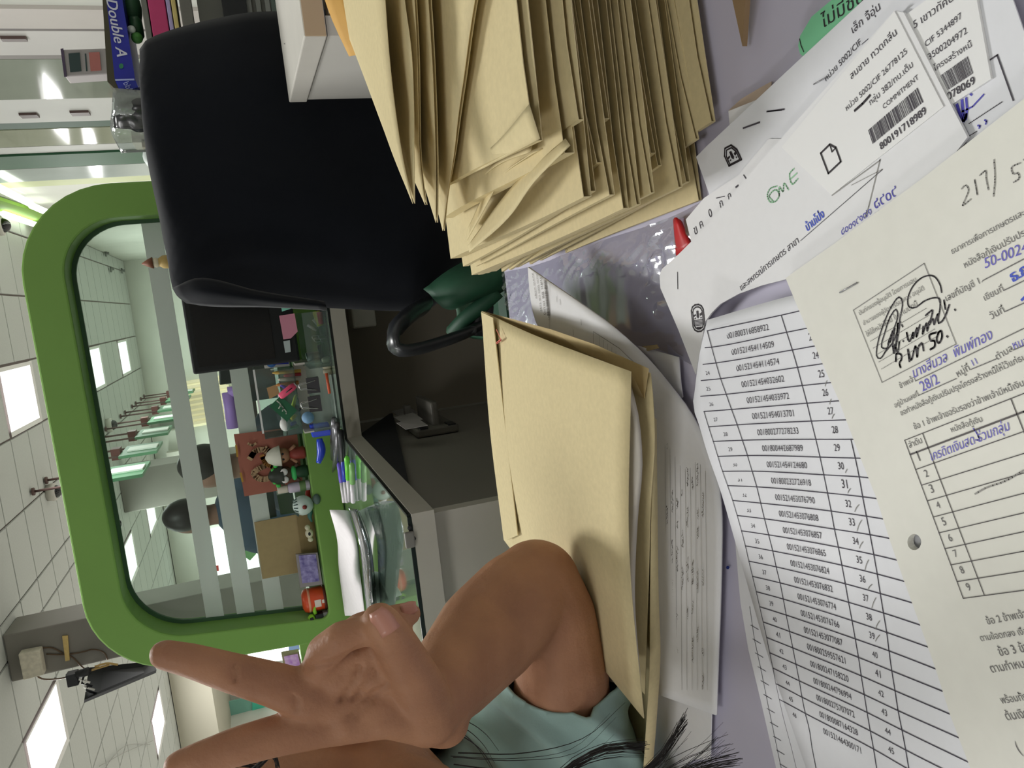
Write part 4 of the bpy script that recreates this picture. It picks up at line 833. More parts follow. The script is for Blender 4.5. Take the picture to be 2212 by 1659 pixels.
# black wrapped packet and clear bag
bg = thing('black_packet', 'shiny black plastic wrapped packet beside the blue paper box', 'packet', SB(325, 240))
V, F = loftgeo([[SB(258, 210), SB(300, 206), SB(335, 204)], [SB(256, 240) + Vector((0, -.03, 0)), SB(300, 240) + Vector((0, -.045, 0)), SB(335, 240) + Vector((0, -.03, 0))], [SB(256, 273), SB(300, 272), SB(335, 270)]], 14, 14)
V = [v + Vector((0, noise.noise(v * 40) * .012, 0)) for v in V]; mk('wrap', V, F, mat('bin_liner', (26, 26, 30), 0.22, spec=.8), bg, smooth=True, solid=.02)
o = loft('clear_bag', [[SB(252, 204) + Vector((0, -.06, 0)), SB(250, 245) + Vector((0, -.06, 0)), SB(240, 285), SB(262, 330)], [SB(345, 210) + Vector((0, -.05, 0)), SB(345, 255) + Vector((0, -.06, 0)), SB(345, 290), SB(340, 328)]], clearmat('crinkled_bag', (232, 238, 236), gloss=.3, rough=.12, body=.2, bodyrgb=(210, 216, 212), bump=.8, bscale=40), nu=14, nv=8, solid=.0005); tag(o, 'crinkled clear plastic bag around the black packet', 'bag')
for k, (a, b, c, d, rgb, l) in enumerate(((282, 283, 345, 308, (196, 190, 176), 'stack of pale papers left of the black packet'), (304, 300, 345, 318, (150, 132, 112), 'brown paper edge left of the pale papers'))):
    o = prism('paper_stack', [AY(a, b, 2.3), AY(a + 3, d, 2.3), AY(c, d, 2.3), AY(c, b, 2.3)], (0, .1, 0), mat('pstack%d' % k, rgb, 0.7, var=.1), bevel=.001); tag(o, l, 'paper')
fn = thing('tape_dispenser', 'white rimmed black round dispenser half hidden by the chair', 'dispenser', AY(335, 337, 2.25))
c = AY(336, 340, 2.25); lathe('shell', [(.02, 0), (.03, .005), (.03, .03), (.02, .035)], c + Vector((0, .02, 0)), mat('shell_white', (200, 208, 204), 0.4), fn, n=18, axis=(0, -1, 0)); lathe('core', [(.019, 0), (.019, .003)], c + Vector((0, -.016, 0)), m_dark, fn, n=16, axis=(0, -1, 0))
# ================================================================ the desk
ZD = -0.275
m_lav = mat('lavender_cover', (198, 194, 212), 0.55, var=.05, scale=6, bump=.15, bscale=14)
dk = thing('desk', 'desk covered with lavender paper under the piles of documents', 'desk', (0, .3, -1.05 + CZ))
V, F = [], []
nx, ny = 60, 50
for j in range(ny):
    for i in range(nx):
        x = -.43 + 1.33 * i / (nx - 1); y = -.35 + 1.15 * j / (ny - 1)
        V.append(Vector((x, y, ZD + CZ + .0008 * noise.noise(Vector((x * 9, y * 22, 0))) + .0005 * noise.noise(Vector((x * 30, y * 60, 4))))))
for j in range(ny - 1):
    for i in range(nx - 1): F.append((j * nx + i, j * nx + i + 1, (j + 1) * nx + i + 1, (j + 1) * nx + i))
mk('lavender_cover', V, F, m_lav, dk, smooth=True)
box('board', -.43, .9, -.35, .8, ZD - .03, ZD - .002, m_white, dk)
for x in (-.40, .85):
    for y in (-.3, .74): box('leg', x - .025, x + .025, y - .025, y + .025, -1.05, ZD - .03, mat('leg_grey', (120, 120, 120), 0.5), dk)
ik = Ink(lambda a, b: AZ(a, b, ZD + .002), 0); ik.poly([(1572 + 4 * math.cos(k * 1.05), 1226 + 4 * math.sin(k * 1.05)) for k in range(6)]); ik.build('ink_spot', mat('ink_navy', (36, 52, 120), 0.6), dk)
# clear plastic sheet lying on the lavender cover
def topix(v):
    q = Vector((v.x, v.y, v.z - CZ)); c = RX * q.x + RY * q.y + RZ * q.z
    return 1106 + FPX * c.y / c.z, 829.5 - FPX * c.x / c.z
def film(name, curves, label, **k):
    V, F = loftgeo(curves, 90, 60); V2 = []
    for v in V:
        px, py = topix(v); k = math.exp(-((px - 1440) ** 2 / 2600 + (py - 560) ** 2 / 16000)) + math.exp(-((px - 1110) ** 2 / 900 + (py - 640) ** 2 / 3500)) + .5 * math.exp(-((px - 1240) ** 2 / 9000 + (py - 560) ** 2 / 1600)); w = noise.noise(Vector((v.x * 26, v.y * 34, 1))) * .0012 + k * abs(noise.noise(Vector((v.x * 120 + v.y * 60, v.y * 50, 7)))) * .0075; V2.append(v + Vector((0, 0, w + .001)))
    o = mk(name, V2, F, clearmat('desk_film', (246, 247, 252), gloss=.05, rough=.12, body=.02, bodyrgb=(235, 235, 245)), smooth=True); tag(o, label, 'plastic'); return o
zf = ZD + .003
film('plastic_sheet', [[AZ(1088, 588, zf), AZ(1150, 575, zf), AZ(1300, 520, zf), AZ(1450, 470, zf), AZ(1530, 430, zf)], [AZ(1092, 640, zf), AZ(1200, 640, zf), AZ(1320, 620, zf), AZ(1430, 600, zf), AZ(1540, 560, zf)], [AZ(1105, 690, zf), AZ(1200, 720, zf), AZ(1340, 740, zf), AZ(1440, 760, zf), AZ(1520, 800, zf)]], 'wrinkled clear plastic sheet over the lavender desk, between pile and papers')
m_pap = mat('white_paper', (232, 232, 234), 0.75, spec=.25, var=.012, scale=180)
m_pap2 = mat('ivory_paper', (228, 227, 219), 0.8, spec=.2, var=.02, scale=120)
m_pap3 = mat('cool_paper', (228, 229, 234), 0.75, spec=.25, var=.012, scale=150)
m_stk = mat('sticker_white', (236, 236, 236), 0.5, spec=.35)
m_ink = mat('print_grey', (74, 70, 78), 0.7); m_ink2 = mat('print_light', (112, 110, 110), 0.7); m_rule = mat('print_rule', (66, 62, 76), 0.7)
m_blue = mat('pen_blue', (78, 74, 176), 0.6); m_stamp = mat('stamp_blue', (62, 84, 196), 0.6); m_pen = mat('pen_black', (44, 38, 44), 0.6); m_pencil = mat('pencil_lead', (150, 148, 144), 0.6); m_grn = mat('pen_green', (150, 200, 160), 0.6)
m_stl = mat('staple_steel', (170, 170, 176), 0.3, metal=.8)
def P_at(z): return lambda a, b: AZ(a, b, z)
def sheet(name, pts, z, m, label, cat='paper', th=.0005, parent=None, smooth=0):
    q = [AZ(a, b, z - th) for a, b in pts]
    o = prism(name, q, (0, 0, th), m, parent)
    if label: tag(o, label, cat)
    return o
def staple(parent, a, b, z):
    tube('staple', [AZ(*a, z), AZ(*a, z + .0006), AZ(*b, z + .0006), AZ(*b, z)], .00035, m_stl, parent, n=6)
# ---- small papers under the heap at the far right
o = sheet('paper_scrap', [(1576, 238), (1602, 214), (1642, 190), (1668, 176), (1660, 240), (1600, 270)], -.2715, mat('scrap_tan', (196, 176, 158), 0.7, var=.1), 'tan paper scrap poking out between the pile and the white sheets')
o = sheet('paper_scrap', [(1575, 240), (1640, 214), (1690, 200), (1640, 320), (1580, 300)], -.2695, m_pap, 'white paper corner poking out under the sheet with the round emblem')
o = loft('red_folder', [[AZ(1457, 474, -.2705), AZ(1463, 470, -.268), AZ(1472, 482, -.2705)], [AZ(1463, 552, -.2705), AZ(1480, 545, -.2695), AZ(1496, 530, -.2705)]], mat('folder_red', (196, 40, 44), 0.4), nu=8, nv=6, solid=.001); tag(o, 'narrow red folder edge sticking out from under the white papers', 'folder')
o = prism('kraft_corner', [AZ(1586, -30, -.262), AZ(1623, -30, -.262), AZ(1614, 100, -.270)], (0, 0, .003), mat('kraft_shade', (150, 124, 92), 0.8)); tag(o, 'pointed brown card corner on the lavender cover near the pile', 'card')
# ---- mint tag
mt = sheet('mint_tag', [(1726, 99), (1730, 78), (1755, 36), (1798, 0), (1830, -40), (1900, -40), (1867, 2), (1737, 122), (1730, 116)], -.2675, mat('mint_card', (130, 206, 160), 0.6), 'mint green tag with black handwritten Thai letters', 'tag')
ik = Ink(P_at(-.2675)); ik.text('ไม่มีชื่อ', (1777, 62), (1868, 2), tall=.85); ik.line([(1728, 84), (1731, 98), (1737, 112)], .0005)
ik.build('handwriting', m_pen, mt)
# ---- back sheet with the half emblem and a name
s1 = sheet('document', [(1505, 339), (1530, 314), (1725, 132), (1880, -12), (2040, -60), (1970, 40), (1960, 130), (1720, 420), (1560, 500), (1531, 412)], -.2665, m_pap3, 'white document with half an emblem at its corner, topmost of the far papers', 'document')
Z1 = P_at(-.2665); ik = Ink(Z1)
ik.text('เล็ก จี้อุ่น', (1843, 73), (1903, 20)); ik.text('หน่วย 5002/CIF', (1785, 176), (1862, 94)); ik.line([(1862, 96), (1876, 84)], .0003)
ik.line([(1606, 277), (1642, 264)], .0009); ik.line([(1657, 241), (1695, 236)], .0008); ik.line([(1659, 241), (1690, 238)], .0005)
ik.build('print', m_ink, s1); staple(s1, (1758, 182), (1786, 166), -.2663)
def emblem(P, cx, cy, sx, sy, ang, parent, cut=None):
    ca, sa = math.cos(ang), math.sin(ang)
    def T(u, v): return (cx + (u * ca - v * sa) * sx, cy + (u * sa + v * ca) * sy)
    out = [(-.5, -.6), (-.38, -.86), (-.14, -1), (.14, -1), (.38, -.86), (.5, -.6), (.5, .6), (.38, .86), (.14, 1), (-.14, 1), (-.38, .86), (-.5, .6)] if not cut else [(-.5, .3), (-.5, -.45), (-.25, -.9), (.25, -.9), (.5, -.45), (.5, .3)]
    ol = []
    n = len(out)
    a = Ink(P)
    a.line([T(*q) for q in out], .0010, closed=True); a.line([T(q[0] * .78, q[1] * .82) for q in out], .0008, closed=True)
    a.poly([T(-.08, -.55), T(.08, -.55), T(.1, -.1), T(0, .05), T(-.1, -.1)])
    a.poly([T(-.36, -.25), T(-.18, -.32), T(-.14, -.2), T(-.34, -.12)]); a.poly([T(.16, -.3), T(.36, -.42), T(.34, -.2), T(.2, -.12)]); a.poly([T(-.34, .02), T(-.16, -.08), T(-.2, .06)]); a.poly([T(.18, -.06), T(.34, -.02), T(.22, .08)])
    if not cut:
        for k in range(5): a.line([T(-.4, .15 + k * .1), T(.4, .15 + k * .1)], .0005)
        a.poly([T(-.22, .66), T(.22, .66), T(.16, .8), T(-.16, .8)])
    a.build('emblem', m_pen, parent)
emblem(Z1, 1585, 343, 30, 32, -.45, s1, cut=1)
# ---- strip sheet with single letters
s2 = sheet('document', [(1483, 474), (1522, 428), (1598, 377), (1662, 300), (1700, 300), (1500, 545)], -.2655, m_pap, 'narrow white sheet edge with single letters, under the large barcode sheet', 'document')
ik = Ink(P_at(-.2655))
for t, a in (('ค', (1514, 494)), ('0', (1534, 471)), ('ก', (1557, 449)), ('ก', (1575, 433)), ('-', (1592, 414)), ('ข', (1502, 508))): ik.text(t, a, (a[0] + 6, a[1] - 5))
ik.line([(1548, 428), (1566, 424)], .0005); ik.line([(1607, 378), (1615, 390)], .0007); ik.build('print', m_ink, s2)
# ---- second label sheet at the right edge
s3 = sheet('document', [(1950, 30), (1990, 0), (2100, -70), (2180, -30), (2212, 62), (2300, 250), (2330, 420), (2120, 360), (2080, 290)], -.2645, m_pap3, 'white document with a partly hidden barcode label and blue signature at the right', 'document')
Z3 = P_at(-.2645); ik = Ink(Z3); ik.line([(2131, 135), (2155, 119), (2190, 217)], .0006); ik.build('ruled_box', m_ink, s3)
ik = Ink(Z3); ik.dots((2094, 267), (2167, 219), 22); ik.dots((2094, 294), (2112, 283), 6); ik.build('dotted_line', m_ink, s3)
ik = Ink(Z3); ik.line([(2079, 217), (2081, 240), (2082, 262)], .0012); ik.line([(2088, 212), (2090, 236), (2088, 252), (2083, 262)], .001); ik.line([(2068, 226), (2080, 262)], .0012); ik.line([(2083, 240), (2102, 230), (2126, 204)], .0006); ik.poly([(2082, 246), (2091, 244), (2090, 258), (2084, 263)]); ik.line([(2097, 203), (2100, 205)], .0008); ik.line([(2113, 271), (2118, 272), (2116, 277)], .0006); ik.line([(2128, 259), (2132, 262), (2130, 268)], .0006)
ik.build('blue_handwriting', m_blue, s3)
lb2 = sheet('label_sticker', [(1950, 40), (2090, -60), (2108, -40), (2146, 170), (2060, 226), (1990, 100)], -.2632, m_stk, 'white barcode label cut by the front sheet, with the bold number ending in 8069', 'label', th=.0012)
ik = Ink(P_at(-.2632)); ik.text('5 เขาวทัศน์', (1976, 62), (2062, 0)); ik.text('CIF 5344897', (2001, 102), (2080, 38)); ik.text('3500204972', (2008, 130), (2091, 71)); ik.text('โครงสร้างหนี้', (2020, 154), (2101, 100)); ik.text('078069', (2049, 217), (2108, 180), bold=.0002)
def barcode(ik, q, seed):
    r = random.Random(seed); t = 0.0
    L = lambda a, b, t: (a[0] + (b[0] - a[0]) * t, a[1] + (b[1] - a[1]) * t)
    while t < .985:
        w = r.choice((.012, .012, .02, .03)); g = r.choice((.008, .01, .018)); e = min(1, t + w)
        ik.poly([L(q[0], q[1], t), L(q[0], q[1], e), L(q[3], q[2], e), L(q[3], q[2], t)]); t = e + g
barcode(ik, ((2032, 163), (2092, 121), (2104, 158), (2048, 195)), 3); ik.build('print', m_ink, lb2)
# ---- large barcode sheet
SME = [(1428, 592), (1434, 580), (1468, 550), (1530, 489), (1640, 357), (1760, 222), (1937, 23), (1957, 27), (2000, 110), (2095, 296), (2000, 420), (1820, 560), (1697, 604), (1650, 616), (1600, 634), (1560, 656), (1540, 676), (1527, 694), (1515, 760), (1506, 808), (1470, 715), (1430, 622)]
s4 = sheet('document', SME, -.2620, m_pap, 'large white sheet with barcode label, page icon and green handwriting, clipped by a staple', 'document', th=.0012)
Z4 = P_at(-.2620)
lbl = sheet('label_sticker', [(1934, 24), (2040, 230), (1798, 421), (1690, 318)], -.2614, m_stk, 'large white barcode label reading commitment, on the front sheet', 'label', th=.0005)
ik = Ink(P_at(-.2614)); ik.text('สมชาย ทวดกลิ่น', (1840, 172), (1939, 74)); ik.text('หน่วย 5002/CIF 26778125', (1830, 240), (1961, 114)); ik.text('กลุ่ม 382/ทบ.เต็ม', (1881, 228), (1974, 143)); ik.text('COMMITMENT', (1910, 236), (1986, 170)); ik.text('800191718989', (1904, 324), (2003, 244), bold=.0002)
barcode(ik, ((1876, 281), (1983, 189), (1996, 220), (1886, 311)), 8); ik.build('print', m_ink, lbl)
ik = Ink(P_at(-.2614)); ik.line([(1847, 239), (1864, 224), (1880, 206)], .0011); ik.build('pen_stroke', m_pen, lbl)
ik = Ink(P_at(-.2614)); ik.line([(1773.5, 331), (1793, 312), (1806, 319), (1817, 349), (1790, 374.6)], .0009, closed=True); ik.line([(1793, 312), (1798, 328), (1806, 319)], .0006); ik.build('page_icon', m_pen, lbl)
ik = Ink(Z4); ik.text('และสหกรณ์การเกษตร สาขา', (1602, 628), (1727, 524), tall=1.0); ik.line([(1730, 520), (1907, 366)], .0003); ik.build('print', m_ink, s4)
ik = Ink(Z4); ik.text('บ้านโป่ง', (1745, 500), (1782, 468), tall=1.3, bold=.0003); ik.build('blue_stamp', m_stamp, s4)
ik = Ink(Z4); ik.text('๘๐๐๑๙๑๗๑', (1820, 508), (1885, 460), tall=1.1, shear=.2); ik.text('๘๙๐๙', (1892, 452), (1941, 420), tall=1.1); ik.build('blue_handwriting', m_blue, s4)
ik = Ink(Z4)
ik.line([(1679, 402), (1664, 408), (1658, 422), (1664, 436), (1677, 434), (1684, 420), (1676, 410), (1662, 424), (1672, 436)], .0007, 30); ik.line([(1684, 424), (1684, 404), (1692, 414), (1694, 396), (1704, 410)], .0007, 18); ik.line([(1716, 364), (1706, 376), (1712, 398), (1724, 386)], .0007, 12); ik.line([(1709, 386), (1722, 374)], .0007); ik.build('green_handwriting', m_grn, s4)
ik = Ink(Z4); ik.line([(1902, 344), (1877, 446), (1870, 470)], .0005); ik.line([(1798, 422), (1902, 346)], .0005); ik.line([(1840, 400), (1906, 366)], .0003); ik.build('pencil_line', m_pencil, s4)
ik = Ink(Z4); ik.line([(1464, 588), (1464.6, 624)], .0008); ik.build('staple_mark', m_ink, s4); emblem(Z4, 1508.5, 687, 26, 29, -.12, s4)
# ---- earlier page of the list under the main one
s5 = sheet('list_page', [(1588, 1150), (1597, 1260), (1601, 1302), (1618, 1403), (1645, 1514), (1678, 1659), (1690, 1720), (1800, 1720), (1740, 1400), (1660, 1150)], -.2685, m_pap3, 'under page of the numbered list, only its ruled left edge showing', 'document')
ik = Ink(P_at(-.2685)); bl = [(1620, 1310), (1630, 1380), (1645, 1450), (1661, 1530), (1685, 1645), (1690, 1668)]; ik.line(bl, .0004)
for k in range(11):
    t = k / 10; x = 1622 + 63 * t ** 1.15; y = 1350 + 300 * t; ik.line([(x, y), (x + 17, y + 10)], .0004)
ik.build('ruled_edge', m_rule, s5)
# ---- the numbered list
def zl(px, py):
    return -.2612 + .020 * max(0.0, min(1.0, (1790 - px) / 290.0)) ** 2 * max(0.25, min(1, (1500 - py) / 500.0))
PL = lambda a, b: AZ(a, b, zl(a, b))
edge = [(1528, 691), (1512, 760), (1500, 850), (1497, 876), (1509, 915), (1530, 985), (1553, 1050), (1592, 1184), (1625, 1300), (1660, 1420), (1700, 1540), (1745, 1670), (1770, 1740)]
mid = [(1700, 641), (1702, 700), (1706, 760), (1716, 830), (1730, 910), (1750, 1000), (1772, 1090), (1800, 1190), (1830, 1300), (1860, 1420), (1895, 1540), (1935, 1670), (1960, 1740)]
rgt = [(1800, 620), (1850, 700), (1880, 780), (1910, 860), (1940, 940), (1975, 1030), (2010, 1120), (2040, 1210), (2070, 1310), (2100, 1410), (2130, 1520), (2160, 1640), (2180, 1720)]
V, F = [], []
E1, E2, E3 = cr([Vector((*p, 0)) for p in edge], 44), cr([Vector((*p, 0)) for p in mid], 44), cr([Vector((*p, 0)) for p in rgt], 44)
for j in range(44):
    for p in cr([E1[j], E2[j], E3[j]], 16): V.append(PL(p.x, p.y))
for j in range(43):
    for i in range(15): F.append((j * 16 + i, j * 16 + i + 1, (j + 1) * 16 + i + 1, (j + 1) * 16 + i))
nrm = (V[F[200][1]] - V[F[200][0]]).cross(V[F[200][2]] - V[F[200][0]])
if nrm.z < 0: F = [tuple(reversed(f)) for f in F]
ls = mk('number_list', V, F, m_pap3, None, smooth=True, solid=.0012); tag(ls, 'white table of fifteen-digit numbers curling up at its left edge, under the ivory form', 'document')
L1 = [(1528, 714.6), (1523.5, 751), (1519, 787), (1515, 822), (1514, 856), (1521, 889), (1531, 922), (1541, 953.5), (1551, 986), (1561, 1018), (1572, 1049), (1583, 1081), (1592.7, 1113.5), (1602, 1146.5), (1610.5, 1179), (1618, 1212), (1626, 1245), (1634, 1278), (1641.5, 1310.6), (1649, 1343.5), (1656.5, 1377), (1663, 1410), (1670, 1443), (1676.5, 1476.5), (1684, 1510.5), (1691.5, 1544), (1700, 1577), (1709, 1610), (1717, 1643), (1725, 1676)]
R1 = [(1760, 664), (1790, 700), (1812, 738), (1824, 779), (1840, 822), (1850, 863), (1866, 905.5), (1882, 948), (1898, 990.5), (1914, 1036), (1930, 1082), (1944, 1127), (1958, 1170), (1972, 1218), (1984, 1264), (1998, 1310), (2012, 1358), (2026, 1405), (2040, 1452), (2054, 1500), (2068, 1549), (2082, 1598), (2096, 1648), (2110, 1697), (2124, 1746)]
C1 = [(1528, 714.6), (1537.6, 750), (1547, 784), (1557, 818), (1569, 851.6), (1580.6, 884.5), (1592.8, 917.7), (1604, 951), (1615, 984), (1625, 1017.7), (1635, 1051.6), (1643.6, 1086.7), (1651.7, 1120.6), (1660.7, 1155.3), (1669.6, 1190), (1677, 1224.5), (1685.5, 1259), (1692.5, 1294), (1699, 1328.8), (1706, 1364), (1713, 1399.5), (1720, 1435), (1727, 1470.7), (1733, 1506), (1740, 1541), (1749, 1576.7), (1754, 1612), (1761, 1648), (1768, 1684)]
C2 = [(1688, 680.8), (1699.7, 717.7), (1712, 756), (1723, 793.6), (1733.5, 832.8), (1743.6, 871), (1753, 909.6), (1762.7, 948.8), (1771.8, 987.3), (1780, 1025.6), (1788, 1064.8), (1796, 1104), (1803, 1143), (1811.5, 1182), (1819, 1221), (1826.5, 1261), (1833.5, 1301), (1841, 1340.5), (1848, 1380), (1855, 1420), (1861, 1460), (1867.5, 1500.5), (1873.6, 1539), (1880.5, 1579), (1887.6, 1618), (1894, 1658), (1901, 1698)]
C3 = [(1838.6, 948.8), (1848, 989.5), (1856.4, 1030), (1864, 1073), (1872, 1115), (1880, 1155), (1888, 1198), (1895.5, 1240), (1902, 1282), (1909, 1324), (1916, 1366), (1921, 1406), (1927, 1449), (1934, 1492), (1940.5, 1535), (1949, 1577), (1957, 1620), (1964, 1662)]
ik = Ink(PL)
for k in range(len(R1)):
    pts = [L1[k]] + ([C1[k]] if C1[k][0] - L1[k][0] > 3 else []) + [C2[k]]
    i3 = k - 7
    if 0 <= i3 < len(C3): pts += [C3[i3]]
    pts += [R1[k]]; ik.line(pts, .00055, 24)
for c, s in ((C1, 60), (C2, 60), (C3, 40)): ik.line(c, .00055, s)
ik.line(L1[5:], .00045, 40)
ik.build('table_rule', m_rule, ls)
NUM = ['001800316858922', '001521454114509', '001521454114574', '001521454032602', '001521454033972', '001521454013701', '001800277278233', '001800442687989', '001521454124680', '001800232726918', '001521453076790', '001521453076808', '001521453076857', '001521453076865', '001521453076824', '001521453076832', '001521453076774', '001521453076766', '001521453077087', '001800259557621', '001800247158220', '001800244796994', '001800275707072', '001800087164328', '001521464300171', '001800316038873', '001800316040121']
ik = Ink(PL); lp = lambda a, b, t: (a[0] + (b[0] - a[0]) * t, a[1] + (b[1] - a[1]) * t)
for k in range(25):
    a, b = lp(C1[k], C1[k + 1], .72), lp(C2[k], C2[k + 1], .66); ik.text(NUM[k], lp(a, b, .23), lp(a, b, .79), tall=1.25)
    n = 22 + k
    if k < 24:
        if k < 7:
            a, b = lp(C2[k], C2[k + 1], .68), lp(R1[k], R1[k + 1], .68); w = R1[k][0] - C2[k][0]; q0, q1 = 38 / w, 50 / w
        else:
            i3 = min(k - 7, len(C3) - 2); a, b = lp(C2[k], C2[k + 1], .64), lp(C3[i3], C3[i3 + 1], .64); q0, q1 = .46, .62
        ik.text(str(n), lp(a, b, q0), lp(a, b, q1), tall=1.2)
    if 2 <= k:
        a, b = lp(L1[k], L1[k + 1], .68), lp(C1[k], C1[k + 1], .68); w = max(12, b[0] - a[0]); q0 = .42 if k > 5 else .25; ik.text(str(n), lp(a, b, q0), (lp(a, b, q0)[0] + 8.5, lp(a, b, q0)[1] + (b[1] - a[1]) / w * 8.5), tall=1.1)
ik.build('printed_numbers', m_ink, ls)
ik = Ink(PL)
for (x, y, w, h) in ((1787, 822, -4, 12), (1796, 862, -3, 11), (1803, 894, -5, 10), (1806, 932, -3, 4), (1831, 1013, -4, 8), (1838, 1055, -6, 10), (1856, 1090, -9, 15), (1862, 1123, -10, 24), (1865, 1170, -8, 14), (1877, 1209, -8, 22), (1885, 1262, -9, 10), (1893, 1291, -9, 22), (1901, 1341, -9, 18), (1901, 1372, -9, 13)): ik.line([(x, y), (x + w * .6, y + h * .45), (x + w, y + h)], .0004, 6)
ik.build('pencil_tick', m_pencil, ls)
# ---- ivory form on top
ZF = -.2560
FE = [(1697, 601), (1725, 668), (1770, 770), (1813, 867), (1831, 916), (1858.5, 988.6), (1892, 1073), (1923, 1169.5), (1951, 1250), (1986, 1346), (2020, 1442), (2052, 1543.5), (2094, 1654), (2125, 1740)]
hole = [(1975 + 15 * math.cos(k * math.pi / 9), 1171 + 17.5 * math.sin(k * math.pi / 9)) for k in range(18)]
outer = FE + [(2500, 1740), (2560, 1000), (2500, 0), (2212, 213), (1998, 381), (1800, 528), (1720, 584)]
bm = bmesh.new(); PF = P_at(ZF)
vo = [bm.verts.new(PF(*p)) for p in outer]; vh = [bm.verts.new(PF(*p)) for p in hole]
es = [bm.edges.new((vo[i], vo[(i + 1) % len(vo)])) for i in range(len(vo))] + [bm.edges.new((vh[i], vh[(i + 1) % 18])) for i in range(18)]
bmesh.ops.triangle_fill(bm, use_beauty=True, use_dissolve=False, edges=es, normal=(0, 0, 1)); bm.verts.index_update()
V = [v.co.copy() for v in bm.verts]; F = []
for f in bm.faces:
    q = [v.index for v in f.verts]; F.append(q if f.normal.z > 0 else q[::-1])
bm.free()
fm = mk('form', V, F, m_pap2, None, solid=.0035); tag(fm, 'ivory bank form with signature box, numbered table and punched hole, topmost paper', 'document')
staple(fm, (1814, 632), (1851, 611), ZF)
ik = Ink(PF)
ik.text('ธนาคารเพื่อการเกษตรและสหกรณ์การเกษตร', (2058, 549), (2352, 390)); ik.text('หนังสือกู้เงินปรับปรุงโครงสร้างหนี้', (2086, 579), (2330, 446)); ik.text('เลขที่บัญชี 1.', (2046, 651), (2124, 609)); ik.text('เขียนที่', (2129, 650), (2170, 628)); ik.text('วันที่', (2143, 690), (2172, 674))
ik.text('ข้าพเจ้า', (1946, 839), (1979, 822)); ik.text('อยู่บ้านเลขที่', (1935, 881), (1986, 855)); ik.text('หมู่ที่', (2071, 815), (2097, 799)); ik.text('ตำบล', (2156, 778), (2190, 757))
ik.text('ขอทำหนังสือกู้เงินปรับปรุงโครงสร้างหนี้ให้ไว้แก่ธนาคารเพื่อการเกษตร', (1948, 898), (2360, 712)); ik.text('ข้อ 1 ข้าพเจ้าขอรับรองว่าข้าพเจ้ามีหนี้เงินกู้อยู่กับธนาคาร', (1977, 928), (2330, 786))
ik.text('ลำดับ', (1966, 968), (1994, 956)); ik.text('หนังสือกู้เงิน', (2057, 934), (2124, 910))
for k, (x, y) in enumerate(((797, 480), (842, 597), (882, 711), (927, 822), (970, 944), (1015, 1059), (1053, 1170), (1100, 1289), (1147, 1412))): ik.text(str(k + 1), (1750 + x / 3.318 - 3, 850 + y / 3.318 + 1), (1750 + x / 3.318 + (-.8 if k == 0 else 4), 850 + y / 3.318 + (.3 if k == 0 else -1)), tall=1.05)
ik.text('ข้อ 2 ข้าพเจ้าขอรับรองว่าจะ', (2135, 1349), (2330, 1312)); ik.text('ตามข้อตกลง เงื่อนไขของธนาคาร', (2121, 1385), (2330, 1352)); ik.text('ข้อ 3 ข้าพเจ้าจะชำระ', (2162, 1417), (2330, 1388)); ik.text('ตามกำหนดจนครบถ้วน', (2144, 1453), (2330, 1424)); ik.text('พร้อมทั้งดอกเบี้ยคงค้าง', (2166, 1520), (2330, 1494)); ik.text('ต้นเงินทั้งหมด', (2177, 1556), (2290, 1540)); ik.text('(', (2203, 1626), (2208, 1625), tall=1.2)
ik.build('print', m_ink2, fm)
ik = Ink(PF)
for a, b, n in (((2124, 606), (2240, 545), 44), ((2170, 627), (2240, 593), 26), ((2172, 673), (2240, 642), 26), ((1978, 823), (2240, 696), 90), ((1985, 854), (2068, 817), 30), ((2098, 798), (2156, 774), 20), ((2190, 756), (2240, 735), 20)): ik.dots(a, b, n)
ik.build('dotted_line', m_ink2, fm)
ik = Ink(PF)
def row(x0, y0, x1, y1, w=.00035): ik.line([(1750 + x0 / 3.318, 850 + y0 / 3.318), (1750 + x1 / 3.318, 850 + y1 / 3.318), (1750 + (2 * x1 - x0) / 3.318, 850 + (2 * y1 - y0) / 3.318)], w)
row(680, 335, 1533, 0); row(718, 438, 1533, 130, .0007)
for a in ((758, 545, 1533, 272), (798, 658, 1533, 430), (840, 770, 1533, 570), (885, 885, 1533, 715), (928, 998, 1533, 855), (970, 1112, 1533, 990), (1012, 1228, 1533, 1130), (1055, 1348, 1533, 1272), (1100, 1468, 1533, 1410)): row(*a)
ik.line([(1955, 951), (2081.5, 1292.5)], .0004); ik.line([(1994, 937), (2127, 1285.5)], .0004); ik.line([(2184, 860.5), (2212, 931), (2330, 1250)], .0004)
ik.build('table_rule', mat('rule_grey', (92, 88, 88), 0.7), fm)
ik = Ink(PF); ik.line([(1844, 670), (1997, 569), (2066, 743), (1906, 826)], .00035, closed=True)
ik.text('บันทึกของผู้อนุมัติ โดยการมอบ', (1858, 681), (1981, 607)); ik.text('อำนาจของผู้จัดการธนาคาร อนุมัติ', (1867, 703), (1998, 626)); ik.text('ให้ใช้หนังสือนี้ ในนามบัดนี้', (1874, 728), (1984, 660))
for k in range(5): a = (1881 + k * 6, 737 + k * 15); ik.dots(a, (a[0] + 122, a[1] - 72), 40, .0003)
ik.build('approval_box', mat('rule_pale', (138, 136, 134), 0.7), fm)
ik = Ink(PF); T = lambda x, y: (1700 + x / 3.0166, 350 + y / 3.0166)
ik.line([T(*q) for q in ((640, 1240), (700, 1160), (740, 1010), (752, 900), (735, 880), (690, 930), (630, 1060), (590, 1200), (588, 1270), (605, 1282), (640, 1240), (690, 1110), (724, 990), (714, 960), (680, 1000), (640, 1110), (620, 1210), (650, 1215))], .0006, 70)
